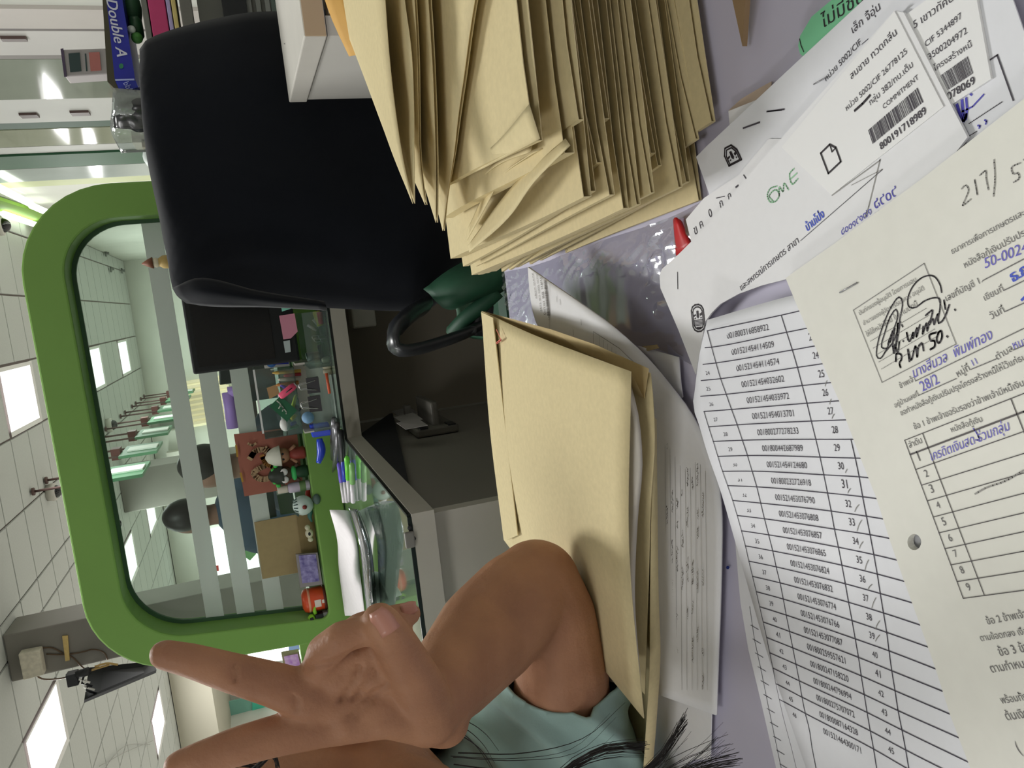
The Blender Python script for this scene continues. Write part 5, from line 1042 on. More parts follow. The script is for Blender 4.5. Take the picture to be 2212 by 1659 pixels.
ik.line([T(*q) for q in ((1010, 850), (1000, 800), (960, 745), (900, 745), (830, 800), (790, 890), (795, 940), (830, 950), (900, 905), (960, 885), (995, 890), (1000, 940), (985, 1030))], .0006, 60)
for s in (((670, 1150), (660, 1190), (690, 1100), (672, 1180), (705, 1080), (690, 1190), (700, 1250), (725, 1050), (712, 1200), (740, 1040)), ((695, 1245), (705, 1190), (722, 1240), (735, 1170)), ((790, 1160), (782, 1110), (800, 1170), (825, 1110), (822, 1150), (850, 1080), (845, 1140), (868, 1060)), ((890, 1070), (886, 1120), (912, 1050), (916, 1100), (928, 1040)), ((905, 1000), (928, 980), (950, 965), (930, 1060), (955, 1020), (960, 1060), (985, 990), (990, 1050), (1010, 1040), (1030, 1010), (1060, 930)), ((1025, 900), (1035, 960)), ((750, 1060), (756, 1074)), ((1095, 960), (1100, 966)), ((758, 1165), (762, 1169))): ik.line([T(*q) for q in s], .0007, 30)
for s in (((712, 1300), (716, 1250), (745, 1255), (748, 1285), (735, 1310), (742, 1340)), ((800, 1300), (790, 1220), (810, 1290), (840, 1200), (850, 1270), (860, 1200), (882, 1180), (892, 1230)), ((975, 1110), (930, 1130), (940, 1165), (962, 1165), (965, 1200), (935, 1222)), ((990, 1110), (978, 1160), (990, 1180), (1012, 1140), (1005, 1100), (988, 1112)), ((1044, 1134), (1050, 1140))): ik.line([T(*q) for q in s], .0008, 26)
ik.build('signature', m_pen, fm)
ik = Ink(PF)
ik.text('50-00245', (2129, 580), (2240, 536), tall=1.0, shear=.2); ik.text('นางสีนวล  พิมพ์ทอง', (1976, 816), (2148, 730), tall=1.1, shear=.3); ik.text('28/2', (1994, 846), (2031, 827), tall=1.1); ik.text('11', (2104, 790), (2113, 785), tall=1.0); ik.text('หนอง', (2192, 754), (2236, 738), tall=1.1)
ik.text('เครดิตเงินสด ร่วมกลุ่ม', (2014, 995), (2186, 927), tall=1.15, shear=.3); ik.line([(2103, 925), (2112, 938), (2116, 950), (2108, 950)], .0005, 10); ik.build('blue_handwriting', mat('pen_blue_pale', (104, 98, 190), 0.6), fm)
ik = Ink(PF); ik.text('ธ.ก.ส.', (2189, 610), (2250, 574), tall=1.1, bold=.0006); ik.line([(2208, 648), (2216, 640)], .0009); ik.build('blue_stamp', m_stamp, fm)
ik = Ink(PF)
for s in (((2078, 408), (2086, 400), (2093, 408), (2086, 430), (2080, 444), (2098, 430)), ((2106, 388), (2109, 404), (2112, 421)), ((2117, 379), (2130, 369), (2131, 384), (2136, 410)), ((2148, 345), (2150, 385), (2147, 424)), ((2205, 352), (2186, 362), (2190, 376), (2200, 374), (2202, 386), (2190, 394))): ik.line(s, .0005, 14)
ik.line([(2107, 1067), (2130, 1054), (2170, 1040), (2212, 1016)], .0006, 14); ik.line([(2212, 345), (2240, 330)], .0006); ik.build('pencil_writing', m_pencil, fm)
# ---- page under the form at the right bottom corner is the form's own stack
# ================================================================ tall pile of brown envelopes
m_kr = mat('kraft_paper', (213, 198, 155), 0.75, spec=.2, var=.05, scale=260, bump=.06)
m_kr2 = mat('kraft_inside', (196, 176, 132), 0.8, spec=.15, var=.05, scale=200)
ORDW = ['lowest', 'second', 'third', 'fourth', 'fifth', 'sixth', 'seventh', 'eighth', 'ninth', 'tenth', 'eleventh', 'twelfth', 'thirteenth', 'fourteenth', 'fifteenth', 'sixteenth', 'seventeenth', 'eighteenth', 'nineteenth', 'twentieth', 'twenty-first', 'twenty-second', 'twenty-third', 'twenty-fourth', 'twenty-fifth', 'twenty-sixth', 'twenty-seventh', 'twenty-eighth', 'twenty-ninth', 'thirtieth']
def envelope(name, corner, ang, Lg, Wd, t, label, group=None, mouth=1.0, rise=0.0, lift=0.0, seed=0, flap=True, curl=0.0, insert=0.0):
    """open brown envelope: corner = near left corner on its underside, ang = heading of the long left edge from +Y,
    t = thickness, mouth = opening of the near edge, rise = how much the far end is higher"""
    r = random.Random(seed); c = Vector(corner); dl = Vector((-math.sin(ang), math.cos(ang), 0)); dw = Vector((math.cos(ang), math.sin(ang), 0))
    n = 9; m = 7; V, F = [], []; ph = r.random() * 6
    e = thing(name, label, 'envelope', c, group)
    def zt(v, u):   # lower surface height
        return rise * v + .0012 * math.sin(ph + v * 5 + u * 3) * (1 if t < .006 else 1.5) + curl * (1 - v) ** 2 * u
    for j in range(n):
        v = j / (n - 1); L = []
        g = t * (.35 + .65 * mouth * (1 - v) ** 1.2 + .5 * math.sin(v * math.pi)) if mouth > 1 else t * (.75 + .25 * math.cos(v * 3 + ph))
        for i in range(m):
            u = i / (m - 1); b = min(1, (u * 5) ** .6, 1)
            L.append(c + dl * (v * Lg) + dw * (u * Wd) + Vector((0, 0, zt(v, u))))
        T = []
        for i in range(m):
            u = i / (m - 1); b = min(1.0, .15 + 2.2 * u) if mouth > 1 else 1.0
            T.append(c + dl * (v * Lg + (.004 if j == 0 else 0) * (1 if i else 0)) + dw * (u * Wd) + Vector((0, 0, zt(v, u) + g * b + lift * (1 - v))))
        V += L + T[::-1]
    k = 2 * m
    for j in range(n - 1):
        for i in range(k - 1): F.append((j * k + i, j * k + i + 1, (j + 1) * k + i + 1, (j + 1) * k + i)[::-1])
        F.append((j * k + k - 1, j * k, (j + 1) * k, (j + 1) * k + k - 1)[::-1])
    F.append(tuple(range((n - 1) * k, n * k))[::-1])
    mk('pocket', V, F, m_kr, e, smooth=False, solid=.0005, soff=0)
    if insert:
        q = c + dl * .006 + dw * .01 + Vector((0, 0, t * .45)); obox('papers', q + dl * (Lg * .45) + dw * (Wd * .48), dw * (Wd * .94), dl * (Lg * .9), (0, 0, insert), m_kr2, e)
    if flap:
        q0 = c + Vector((0, 0, t + .0008 + lift)); a = q0 + dl * .012
        s = .035
        prism('flap', [q0 + dl * (Lg * .99) , q0 + dl * (Lg * .99) + dw * Wd, q0 + dl * (Lg - .04) + dw * (Wd - .02), q0 + dl * (Lg - .04) + dw * .02], (0, 0, .0006), m_kr, e) if mouth <= 1 else None
    return e
# near-left and far-left corners of each envelope (photo x, y, height) from the bottom up
NC = [(1512, 432, -.2715), (1548, 262, -.2680), (1508, 300, -.2640), (1494, 392, -.2605), (1463, 378, -.2560), (1437, 273, -.2515), (1470, 404, -.2470), (1432, 357, -.2425), (1420, 330, -.238), (1402, 353, -.2330), (1412, 416, -.2275), (1385, 441, -.2220), (1359, 449, -.2160), (1320, 256, -.2085), (1330, 420, -.2035), (1299, 351, -.1990), (1290, 412, -.1945), (1277, 424, -.1880), (1265, 258, -.1765), (1235, 330, -.1720), (1168, 303, -.1560)]
FC = [(1224, 546), (1205, 480), (1190, 520), (1172, 562), (1150, 570), (1140, 560), (1120, 577), (1108, 582), (1090, 586), (1075, 585), (1058, 589), (1046, 592), (1037, 592), (1050, 480), (1030, 575), (1022, 566), (1014, 574), (1000, 556), (990, 430), (980, 470), (960, 405)]
for k, (px, py, z) in enumerate(NC):
    r = random.Random(40 + k); nxt = NC[k + 1][2] if k + 1 < len(NC) else z + .006
    th = min(max(.0022, (nxt - z) - .0012), .009)
    rise = .002 + .0002 * k; c = AZ(px, py, z); q = AZ(*FC[k], z + rise); d = q - c
    topn = ' with a lit upper face' if k == len(NC) - 1 else ''
    e = envelope('envelope', c, math.atan2(-d.x, d.y), math.hypot(d.x, d.y), .235, th, 'brown envelope in the tall pile, %s counted from the bottom%s' % (ORDW[k] if k else 'lowest one', topn), 'brown envelopes in the tall pile', seed=k, rise=rise)
# pieces of loose flaps on the upper faces
def flap(par, attached, free, za, zf):
    loft('flap', [[AZ(*p, za) for p in attached], [AZ((p[0] + q[0]) / 2, (p[1] + q[1]) / 2, (za + zf) / 2 + .0008) for p, q in zip(attached, free)], [AZ(*p, zf) for p in free]], m_kr, par, nu=20, nv=6, solid=.0006, soff=0)
ENV = [o for o in COL.objects if o.name.startswith('envelope') and o.parent is None]
flap(ENV[20], [(1166, 300), (1090, 340), (1030, 370), (976, 392)], [(1143, 226), (1085, 296), (1030, 345), (980, 384)], -.1505, -.1485)
flap(ENV[19], [(1222, 300), (1130, 378), (1085, 430), (1012, 530)], [(1231, 314), (1150, 398), (1103, 465), (1014, 545)], -.1675, -.1640)
flap(ENV[18], [(1180, 318), (1110, 345), (1068, 380), (1012, 492)], [(1150, 330), (1078, 388), (1064, 418), (1009, 519)], -.1690, -.1625)
flap(ENV[18], [(1150, 305), (1080, 335), (1030, 372), (1000, 402)], [(1146, 328), (1076, 356), (1034, 392), (1004, 440)], -.1640, -.1600)
# open mouthed envelopes slumped on top of the pile: lips measured from tip to the right
def slump(label, tip, z0, up, lo, left, zl, gap, zr=0.0):
    e = thing('envelope', label, 'envelope', AZ(*tip, z0), 'brown envelopes in the tall pile')
    n = len(up); T = AZ(*tip, z0)
    U = [AZ(a, b, z0 + zr * (i + 1) / n + .0004) for i, (a, b) in enumerate(up)]
    D = [AZ(a, b, z0 + zr * (i + 1) / n - gap * min(1, (i + 1) / 2)) for i, (a, b) in enumerate(lo)]
    LF = [AZ(a, b, z0 + (zl - z0) * (i + 1) / len(left)) for i, (a, b) in enumerate(left)]
    T2 = T + Vector((0, 0, -.0012)); LD = [p + Vector((0, 0, -.0022)) for p in LF]
    loft('upper_panel', [[T] + U, [T + (LF[0] - T) * .02] + [(u + l) / 2 + Vector((0, 0, .002)) for u, l in zip(cr([T] + U, 6)[1:], cr([T] + LF, 6)[1:])], [T + (LF[0] - T) * .04] + LF], m_kr, e, nu=26, nv=9, solid=.0005)
    loft('lower_panel', [[T2] + D, [T2 + (LF[0] - T) * .02] + [(u + l) / 2 - Vector((0, 0, .002)) for u, l in zip(cr([T2] + D, 6)[1:], cr([T2] + LD, 6)[1:])], [T2 + (LF[0] - T) * .04] + LD], m_kr, e, nu=26, nv=9, solid=.0005)
    return e
slump('brown envelope fourth from the top of the tall pile, a long fold pointing down-left', (956, 499), -.1400, [(966, 420), (980, 330), (989, 250), (1002, 160), (1014, 70), (1025, 0), (1040, -90)], [(968, 418), (984, 328), (995, 248), (1008, 160), (1020, 70), (1031, 0), (1046, -90)], [(915, 330), (868, 100), (840, -40), (820, -120)], -.142, .002)
slump('brown envelope third from the top of the tall pile, thin mouth with a sharp tip', (941, 481), -.1290, [(941, 400), (938, 270), (934, 160), (928, 60), (924, 0), (918, -90)], [(946, 400), (944, 270), (940, 160), (935, 60), (931, 0), (925, -90)], [(895, 330), (835, 100), (800, -40), (780, -120)], -.132, .002)
slump('brown envelope second from the top of the tall pile, below the widest mouth', (918, 443), -.1200, [(911, 390), (905, 330), (903, 250), (900, 120), (894, 0), (888, -90)], [(914, 390), (909, 330), (907, 250), (905, 120), (899, 0), (893, -90)], [(870, 330), (800, 100), (752, -40), (730, -120)], -.123, .0015)
slump('topmost brown envelope of the tall pile, mouth gaping wide', (891, 440), -.1060, [(868, 335), (850, 215), (839, 110), (831, 0), (826, -90)], [(894, 335), (893, 230), (888, 115), (873, 0), (864, -90)], [(838, 305), (780, 150), (722, 0), (690, -85)], -.106, .011, .004)
# ================================================================ envelope under the elbow, with the papers below it
FRp, FLp, NRp, NLp = (1040, 672), (1088, 1166), (1362, 803), (1390, 1552)
ze, zn = -.2050, -.2120
be = thing('envelope', 'large bulging brown envelope under the elbow, its open end facing the viewer', 'envelope', AZ(1200, 950, -.235))
FR, FL = AZ(*FRp, ze), AZ(*FLp, ze); NR, NL = AZ(*NRp, zn), AZ(*NLp, zn)
def lerp3(a, b, t): return a + (b - a) * t
V, F = loftgeo([[FR, lerp3(FR, FL, .5) + Vector((0, 0, .003)), FL], [lerp3(FR, NR, .5) + Vector((0, 0, .004)), (FR + FL + NR + NL) / 4 + Vector((0, 0, .010)), lerp3(FL, NL, .5) + Vector((0, 0, .002))], [NR, lerp3(NR, NL, .5) + Vector((0, .004, .004)), NL]], 20, 16)
mk('front_panel', V, F, m_kr, be, smooth=True, solid=.0007)
# flap fold along the far edge
f1, f2 = AZ(1064, 684, ze + .002), AZ(1118, 1160, ze + .002); g1, g2 = AZ(1080, 690, ze + .0035), AZ(1126, 1150, ze + .0035)
prism('flap', [AZ(a, b, ze + .0042) for a, b in ((1041, 674), (1066, 686), (1120, 1156), (1097, 1166), (1088, 1148))], (0, 0, .0008), m_kr, be)
ik = Ink(lambda a, b: AZ(a, b, ze + .0052), 0); ik.line([(1072, 712), (1083, 735), (1073, 742)], .0010); ik.line([(1083, 733), (1072, 741)], .0014); ik.build('red_stamp', mat('stamp_red', (226, 110, 90), 0.6), be)
ik = Ink(lambda a, b: AZ(a, b, ze + .0052), 0); ik.dots((1079, 775), (1112, 1140), 90, .0003); ik.build('print_line', m_kr2, be)
# right side gusset and back panel
BR, BR2 = AZ(1404, 806, -.2300), AZ(1386, 860, -.2300)
mk('gusset', [NR, AZ(1391, 860, -.230), AZ(1401, 796, -.230), AZ(1285, 744, -.2185), AZ(1192, 712, -.2105), FR - Vector((0, 0, .001))], [(0, 5, 4, 3, 2, 1)[::-1]], m_kr2, be, solid=.0006)
bp = [AZ(1404, 806, -.2330), AZ(1410, 870, -.2315), AZ(1413, 960, -.2310), AZ(1405, 1080, -.2310), AZ(1400, 1250, -.2315), AZ(1392, 1500, -.233)]
fp = [AZ(1120, 700, -.240), AZ(1125, 800, -.240), AZ(1130, 900, -.240), AZ(1135, 1000, -.240), AZ(1140, 1100, -.240), AZ(1150, 1200, -.240)]
loft('back_panel', [fp, bp], m_kr, be, nu=20, nv=6, solid=.0007)
loft('papers', [[AZ(1362, 825, -.222), AZ(1380, 900, -.221), AZ(1388, 1000, -.220), AZ(1378, 1120, -.220), AZ(1372, 1300, -.221), AZ(1385, 1480, -.222)], [AZ(1200, 800, -.222), AZ(1205, 900, -.222), AZ(1210, 1000, -.221), AZ(1215, 1120, -.221), AZ(1220, 1300, -.221), AZ(1230, 1450, -.222)]], mat('inner_paper', (206, 200, 190), 0.7), be, nu=22, nv=5, solid=.004)
# second envelope under it, fold showing at the lower left
e2 = thing('envelope', 'second brown envelope below the bulging one, folded edge running to the bottom', 'envelope', AZ(1400, 1400, -.245))
loft('pocket', [[AZ(1411, 900, -.2330), AZ(1409, 1100, -.233), AZ(1406, 1300, -.233), AZ(1404, 1450, -.2325), AZ(1396, 1580, -.232), AZ(1388, 1700, -.231)], [AZ(1419, 905, -.2400), AZ(1421, 1100, -.2400), AZ(1422, 1300, -.240), AZ(1424, 1420, -.240), AZ(1414, 1560, -.238), AZ(1398, 1700, -.234)], [AZ(1300, 905, -.2480), AZ(1300, 1100, -.248), AZ(1300, 1300, -.248), AZ(1310, 1420, -.248), AZ(1320, 1560, -.246), AZ(1330, 1700, -.244)]], m_kr, e2, nu=26, nv=10, solid=.0008)
# white A4 papers under the envelopes
def za4(px, py): t = max(0, min(1, (1500 - px) / 230.0)); return -.2660 + .036 * t * t * (3 - 2 * t)
PA = lambda a, b: AZ(a, b, za4(a, b))
rg = [(1140, 577), (1195, 615), (1260, 660), (1330, 712), (1400, 775), (1450, 835), (1490, 890), (1525, 960), (1548, 1030), (1557, 1110), (1557, 1200), (1554, 1320), (1550, 1420), (1546, 1545)]
lf = [(1140, 582), (1145, 640), (1155, 690), (1200, 760), (1260, 830), (1300, 900), (1330, 960), (1350, 1020), (1360, 1080), (1370, 1150), (1380, 1230), (1395, 1330), (1410, 1430), (1420, 1500)]
a4 = loft('document', [[PA(*p) for p in rg], [PA((a[0] + b[0]) / 2, (a[1] + b[1]) / 2) for a, b in zip(rg, lf)], [PA(*p) for p in lf]], m_pap, nu=46, nv=12, solid=.0014, flip=True); tag(a4, 'white document with a barcode label curling out from under the brown envelopes', 'document')
ik = Ink(PA, .0008)
ik.text('สมชาย ศรีพูล', (1151, 590), (1159, 645)); ik.text('หน่วย 5002 CIF 2344', (1160, 592), (1169, 672)); ik.text('กลุ่ม 88 เงินกู้', (1168, 600), (1178, 680), tall=.8); ik.text('COMMITMENT 8001', (1177, 600), (1187, 690), tall=.7)
barcode(ik, ((1176, 606), (1184, 682), (1190, 682), (1182, 606)), 5)
ik.line([(1188, 604), (1189, 716)], .0004); ik.line([(1284, 716), (1284, 760)], .0004); ik.line([(1284, 716), (1340, 752), (1390, 800)], .0004)
for k in range(5): ik.line([(1297 + k * 9, 726 + k * 8), (1297 + k * 9, 764 + k * 5)], .0003)
for p in ((1204, 640), (1211, 646), (1240, 712), (1257, 690)): ik.line([p, (p[0] + 1, p[1] + 12)], .0005)
rt = random.Random(5)
for row_ in range(9):
    x0 = 1432 + row_ * 11; y = 900 + row_ * 14 + rt.random() * 60
    while y < 1500:
        l = rt.uniform(14, 60)
        if rt.random() < .55:
            for q in range(int(l / 5)): ik.line([(x0 + rt.uniform(-1.5, 1.5), y + q * 5), (x0 + rt.uniform(-2, 2), y + q * 5 + rt.uniform(2, 4.5))], rt.uniform(.0003, .0009))
        y += l + rt.uniform(10, 70)
    ik.line([(x0 + 6, 905 + row_ * 14), (x0 + 10, 1490)], .00025)
ik.build('print', mat('print_dim', (128, 124, 122), 0.7), a4)
b4 = loft('document', [[AZ(1378, 748, -.2600), AZ(1466, 772, -.2690)], [AZ(1420, 800, -.266), AZ(1470, 830, -.2690)], [AZ(1440, 880, -.2690), AZ(1474, 858, -.2695)]], m_pap, nu=6, nv=6, solid=.001, flip=True); tag(b4, 'white paper corner with a turned edge under the curling document', 'document')
o = sheet('tan_paper', [(1388, 748), (1420, 744), (1424, 752), (1400, 758)], -.262, m_kr2, 'small tan paper corner behind the curling document'); 
o = sheet('document', [(1400, 1480), (1540, 1500), (1536, 1640), (1500, 1640), (1420, 1700), (1300, 1700)], -.2690, m_pap, 'crumpled white paper at the bottom edge under the dark hair', th=.0008)
# ================================================================ the person at the left, raising two fingers
ps = thing('person', 'person in a teal shirt with dark hair, leaning on an elbow and raising two fingers', 'person', AZ(1200, 1700, -.24))
def skinmat():
    m = mat('skin', (172, 126, 96), 0.55, spec=.3, var=.10, scale=35, bump=.22, bscale=420, sss=.12, rgb2=(154, 110, 84)); return m
m_skin = skinmat()
def J(px, py, d, r): return AD(px, py, d), r * d / FPX
def limb(js, n=18):
    out = []; q = [J(*j) for j in js]
    for a, b in zip(q, q[1:]): out.append(capsule(a[0], b[0], a[1], b[1], n))
    return out
B = []
# forearm and upper arm
EL = (1158, 1262, .545, 96)
B += limb([EL, (1120, 1300, .535, 108), (1050, 1372, .515, 112), (985, 1450, .475, 98), (945, 1500, .445, 84)])
B += limb([EL, (1195, 1330, .548, 92), (1212, 1450, .568, 102), (1215, 1600, .60, 112), (1200, 1760, .63, 125)])
# palm
Wr = (940, 1518, .437, 70)
B += limb([Wr, (845, 1548, .412, 44), (672, 1575, .400, 42)]); B += limb([Wr, (820, 1520, .410, 46), (668, 1512, .397, 44)])
B += limb([Wr, (830, 1490, .412, 44), (690, 1462, .400, 40)]); B += limb([Wr, (850, 1465, .418, 42), (718, 1430, .408, 36)])
B += limb([(960, 1560, .445, 54), (900, 1556, .428, 50), (820, 1550, .408, 40)])
B += limb([(735, 1430, .397, 34), (800, 1405, .399, 38)])
B += limb([(728, 1462, .399, 42), (780, 1445, .401, 46), (850, 1450, .409, 50)]); B += limb([(720, 1425, .403, 36), (775, 1412, .403, 40), (840, 1410, .410, 42)])
B += limb([(720, 1445, .412, 42), (800, 1420, .425, 44), (860, 1450, .43, 50)]); B += limb([(760, 1490, .413, 46), (840, 1440, .425, 50)])
B += limb([(745, 1560, .401, 36), (735, 1450, .405, 34)])
# index, middle
B += limb([(672, 1572, .400, 46), (600, 1588, .393, 44), (520, 1610, .387, 42), (430, 1640, .382, 37), (386, 1655, .381, 33)])
B += limb([(668, 1505, .397, 52), (590, 1478, .389, 47), (500, 1453, .383, 42), (410, 1426, .378, 36), (355, 1414, .377, 32)])
# ring and little finger folded under the thumb
B += limb([(690, 1456, .400, 42), (702, 1408, .388, 40), (738, 1378, .382, 37), (790, 1362, .384, 33), (838, 1352, .392, 27)])
B += limb([(722, 1424, .407, 36), (738, 1384, .398, 33), (778, 1352, .394, 30), (830, 1338, .398, 28), (884, 1326, .404, 26)])
# thumb
B += limb([(925, 1545, .43, 66), (902, 1480, .412, 57), (860, 1398, .392, 47), (828, 1350, .381, 42), (820, 1340, .380, 39)])
# head and neck
HC = AD(705, 1846, .50); up = -c2w(Vector((0, 1, 0))).normalized(); rt_ = c2w(Vector((1, 0, 0))).normalized(); fw = -c2w(Vector((0, 0, 1))).normalized()
def H(u, v, w): return HC + rt_ * u + up * v + fw * w      # right in the picture, up, towards the phone
def ell(c, a, b, d, n=20):
    bm = bmesh.new(); bmesh.ops.create_uvsphere(bm, u_segments=n, v_segments=n - 4, radius=1)
    V = [c + rt_ * (v.co.x * a) + up * (v.co.z * b) + fw * (v.co.y * d) for v in bm.verts]; F = [[v.index for v in f.verts] for f in bm.faces]; bm.free(); return V, F
B += [ell(H(0, .015, -.02), .074, .105, .095), ell(H(0, -.035, .005), .062, .075, .075), ell(H(0, -.085, .03), .03, .025, .03), ell(H(.036, -.018, .042), .034, .034, .03), ell(H(-.036, -.018, .042), .034, .034, .03)]
B += [capsule(H(0, .02, .072), H(0, -.015, .088), .010, .014), ell(H(-.012, -.018, .08), .009, .008, .01), ell(H(.012, -.018, .08), .009, .008, .01), ell(H(0, -.05, .066), .024, .008, .014), ell(H(.077, .0, -.02), .01, .03, .018), ell(H(-.077, .0, -.02), .01, .03, .018)]
B += [capsule(H(-.01, -.05, -.04), H(-.075, -.18, -.07), .045, .05)]
NB = AD(1010, 2060, .56)
B += [capsule(AD(1200, 1760, .63), AD(1150, 1990, .63), .06, .06), capsule(H(-.075, -.18, -.07), AD(1150, 2060, .64), .05, .055)]
V, F = merge(B); V, F = voxel(V, F, .0019, 7, .5)
# palm creases pressed into the skin
CREASE = [[(735, 1512), (752, 1492), (766, 1470), (776, 1440)], [(762, 1510), (790, 1480), (812, 1455)], [(748, 1552), (780, 1520), (812, 1492)], [(668, 1442), (715, 1432), (750, 1415), (782, 1394)], [(838, 1478), (812, 1500), (790, 1530), (770, 1550)], [(632, 1505), (640, 1520), (638, 1536)], [(500, 1440), (506, 1470)]]
cw = []
for c in CREASE: cw += [(p.x, p.y) for p in cr([Vector((a, b, 0)) for a, b in c], 26)]
def topx(v):
    q = Vector((v.x, v.y, v.z - CZ)); c = RX * q.x + RY * q.y + RZ * q.z
    return 1106 + FPX * c.y / c.z, 829.5 - FPX * c.x / c.z, c.z
V2 = []
vd = c2w(Vector((0, 0, 1)))
for v in V:
    px, py, d = topx(v)
    if 480 < px < 860 and 1380 < py < 1560 and d < .432:
        m = min((px - a) ** 2 + (py - b) ** 2 for a, b in cw)
        if m < 60: v = v + vd * (.0022 * (1 - m / 60))
    V2.append(v)
mk('body', V2, F, m_skin, ps, smooth=True)
m_nail = mat('nail', (186, 132, 114), 0.35, spec=.5)
def nail(px, py, d, ax, ay, L, Wd, tilt):
    c = AD(px, py, d); a = c2w(Vector((-ay, ax, 0)).normalized()); b = vd.cross(a).normalized(); b, a = a, b; V, F = [], []
    for j in range(6):
        for i in range(7):
            u = i / 6 * 2 - 1; v = j / 5 * 2 - 1; w = (1 - .35 * max(0, v) ** 2)
            V.append(c + a * (u * Wd * w) + b * (v * L) + vd * (u * u * Wd * .45 + tilt * v))
    for j in range(5):
        for i in range(6): F.append((j * 7 + i, j * 7 + i + 1, (j + 1) * 7 + i + 1, (j + 1) * 7 + i))
    mk('fingernail', V, F, m_nail, ps, smooth=True, solid=.0005, soff=0)
nail(826, 1345, .3702, -.55, -.84, .0066, .0054, -.0006)
nail(884, 1316, .3975, .95, -.3, .004, .0035, .0006)
# face details
for s in (-1, 1):
    ball('eyeball', H(s * .032, .02, .062), .0125, mat('eye_white', (226, 222, 216), 0.2, spec=.6), ps); ball('iris', H(s * .032, .02, .0705), .0055, mat('iris_brown', (40, 24, 16), 0.2, spec=.7), ps)
    tube('eyebrow', [H(s * .014, .042, .074), H(s * .032, .050, .072), H(s * .055, .042, .054)], [.003, .0042, .002], mat('hair_dark', (22, 18, 17), 0.5, spec=.35), ps, n=8, res=10)
tube('lips', [H(-.022, -.052, .072), H(0, -.050, .080), H(.022, -.052, .072)], [.002, .0055, .002], mat('lips', (150, 84, 78), 0.45), ps, n=8, res=10)
m_hair = mat('hair_dark')
# hair cap
bm = bmesh.new(); bmesh.ops.create_uvsphere(bm, u_segments=32, v_segments=24, radius=1); V = []; idx = {}; F = []
for v in bm.verts: V.append(H(v.co.x * .062, .018 + v.co.z * .098, -.034 + v.co.y * .10))
for f in bm.faces:
    c = f.calc_center_median()
    if c.y > -.15 and c.z < .72: continue
    if c.z < -.75: continue
    F.append([v.index for v in f.verts])
bm.free(); mk('hair_cap', V, F, m_hair, ps, smooth=True, solid=.006)
# long locks
def strand(pts, r, n=4, res=14): return tubegeo(cr(pts, res), [r * (1 - .75 * k / (res - 1)) for k in range(res)], n)
rh = random.Random(9); G = []
def lock(path, count, spread, r, dspread=.01):
    for k in range(count):
        o = [rh.gauss(0, 1), rh.gauss(0, 1)]; pts = []
        for i, (px, py, d) in enumerate(path):
            s = spread * (.35 + .9 * i / (len(path) - 1)); pts.append(AD(px + o[0] * s * .4 + rh.gauss(0, 2), py + o[1] * s + rh.gauss(0, 2), d + o[0] * dspread * .3))
        G.append(strand(pts, r * rh.uniform(.6, 1.3)))
lock([(960, 1800, .47), (1100, 1740, .46), (1190, 1690, .45), (1250, 1645, .44), (1320, 1618, .43), (1392, 1616, .43)], 40, 8, .00045)
lock([(1000, 1900, .44), (1220, 1780, .43), (1350, 1700, .42), (1420, 1645, .415), (1462, 1582, .41), (1478, 1556, .41)], 40, 9, .00045)
lock([(1100, 1900, .43), (1300, 1780, .42), (1420, 1700, .41), (1500, 1650, .40), (1560, 1600, .40)], 14, 16, .0003)
lock([(1100, 1880, .43), (1300, 1780, .42), (1420, 1700, .41), (1520, 1660, .40), (1590, 1645, .40)], 40, 18, .0004)
lock([(960, 1570, .46), (1000, 1580, .46), (1040, 1610, .46), (1070, 1659, .46)], 4, 16, .00035)
lock([(980, 1640, .46), (1120, 1650, .46), (1250, 1630, .46), (1330, 1560, .46)], 5, 26, .00035)
lock([(420, 1730, .47), (440, 1668, .465), (480, 1650, .465), (560, 1656, .465)], 24, 7, .0007)
lock([(520, 1690, .44), (560, 1652, .44), (590, 1630, .44), (600, 1660, .44)], 14, 6, .0007)
for k in range(70):
    a = rh.uniform(-1.2, 1.2); x = math.sin(a) * .045; w = -.05 - math.cos(a) * .07
    G.append(strand([H(x, .07, w), H(x, -.02, w * 1.05), H(x * .9, -.12, w), H(x * .8 - .03, -.22, w), H(x * .8 - .05, -.30, w)], .004, 6))
V, F = merge(G); mk('hair', V, F, m_hair, ps, smooth=True)
# teal shirt: sleeve round the upper arm and the chest behind it
m_teal = mat('teal_cotton', (158, 188, 182), 0.85, spec=.15, var=.07, scale=14, bump=.12, bscale=700, sheen=.2)
S_ = []
S_ += limb([(1214, 1440, .568, 120), (1195, 1540, .60, 172), (1185, 1640, .61, 205), (1170, 1760, .63, 220), (1150, 1900, .64, 250)], 24)
S_ += limb([(1150, 1900, .64, 250)], 24)
S_.append(capsule((-.56, .52, -.20 + CZ), (-.60, .48, -.62 + CZ), .125, .14, 24)); S_.append(capsule((-.60, .48, -.62 + CZ), (-.62, .42, -.80 + CZ), .14, .15, 24))
S_ += limb([(1060, 1620, .60, 110), (1040, 1760, .62, 170)], 20)
V, F = merge(S_); V, F = voxel(V, F, .004, 16, .5)
hp, hn = AD(1218, 1462, .57), (AD(1225, 1380, .57) - AD(1210, 1560, .60)).normalized()
hn = (hn + c2w(Vector((.0, 0, 0)))).normalized()
bm = bmesh.new(); bv = [bm.verts.new(v) for v in V]; bm.verts.ensure_lookup_table()
for f in F: bm.faces.new([bv[i] for i in f])
bmesh.ops.bisect_plane(bm, geom=bm.verts[:] + bm.edges[:] + bm.faces[:], plane_co=hp, plane_no=hn, clear_outer=True)
bm.normal_update(); bm.verts.index_update()
V = []
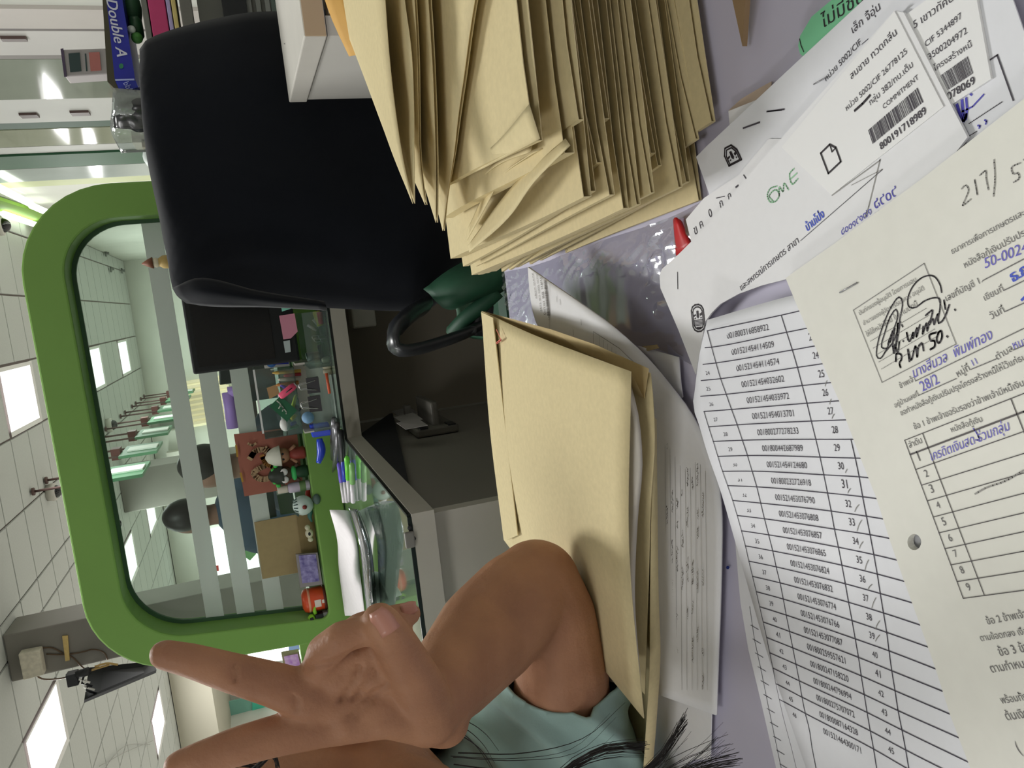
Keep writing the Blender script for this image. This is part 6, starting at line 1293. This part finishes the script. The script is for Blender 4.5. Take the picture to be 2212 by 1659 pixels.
for v in bm.verts:
    px, py, d = topx(v.co)
    # soft folds fanning down from the arm pit
    q = (px - 1130) * .62 + (1445 - py) * .60; t = max(0, min(1, (py - 1462) / 60.0))
    a = math.sin(q / 15.0 + .9 * math.sin(py / 70.0)); a = max(0, a) ** 1.6
    V.append(v.co + v.normal * (t * (.0075 * a - .003) + .0015 * noise.noise(v.co * 30)))
F = [[v.index for v in f.verts] for f in bm.faces]; bm.free()
mk('shirt', V, F, m_teal, ps, smooth=True, solid=.0015)
# ================================================================ two seated people far behind the glass
def far_person(label, head, y, shirt, base, cap=True, away=False, lean=0.0):
    c = AY(*head, y); p = thing('person', label, 'person', (c.x, c.y, base + CZ)); k = 1.0
    g = [ell2(c, .07, .085, .10), capsule(c + Vector((0, 0, -.08)), c + Vector((0, 0, -.17)), .05, .055)]
    V, F = voxel(*merge(g), .012, 4); mk('body', V, F, mat('far_skin', (112, 80, 66), .6), p, smooth=True)  # backlight shade painted into the skin colour
    g = [capsule(c + Vector((-.14, 0, -.25)), c + Vector((.14, 0, -.25)), .075, .075), capsule(c + Vector((0, .02, -.25)), c + Vector((0, .02, base - c.z + CZ + .12)), .15, .16), capsule(c + Vector((-.17, 0, -.27)), c + Vector((-.24, -.1, -.5)), .06, .05), capsule(c + Vector((.17, 0, -.27)), c + Vector((.24, -.1, -.5)), .06, .05)]
    V, F = voxel(*merge(g), .016, 4); mk('shirt', V, F, mat('shirt_%d_%d_%d' % shirt, shirt, .8, var=.1, scale=8), p, smooth=True)
    g = [ell2(c + Vector((.03, .0 if not away else -.03, .025)), .078, .10, .10)]; V, F = voxel(*merge(g), .012, 3); mk('hair', V, F, m_hair, p, smooth=True)
    return p
def ell2(c, a, b, h):
    bm = bmesh.new(); bmesh.ops.create_uvsphere(bm, u_segments=18, v_segments=14, radius=1); V = [c + Vector((v.co.x * a, v.co.y * b, v.co.z * h)) for v in bm.verts]; F = [[v.index for v in f.verts] for f in bm.faces]; bm.free(); return V, F
far_person('dark haired person in black seen through the glass behind the red card', (458, 1015), 3.2, (28, 36, 44), -1.05)
far_person('person in dark blue seen through the glass left of the red card', (414, 1120), 3.9, (44, 60, 76), -1.05, away=True)
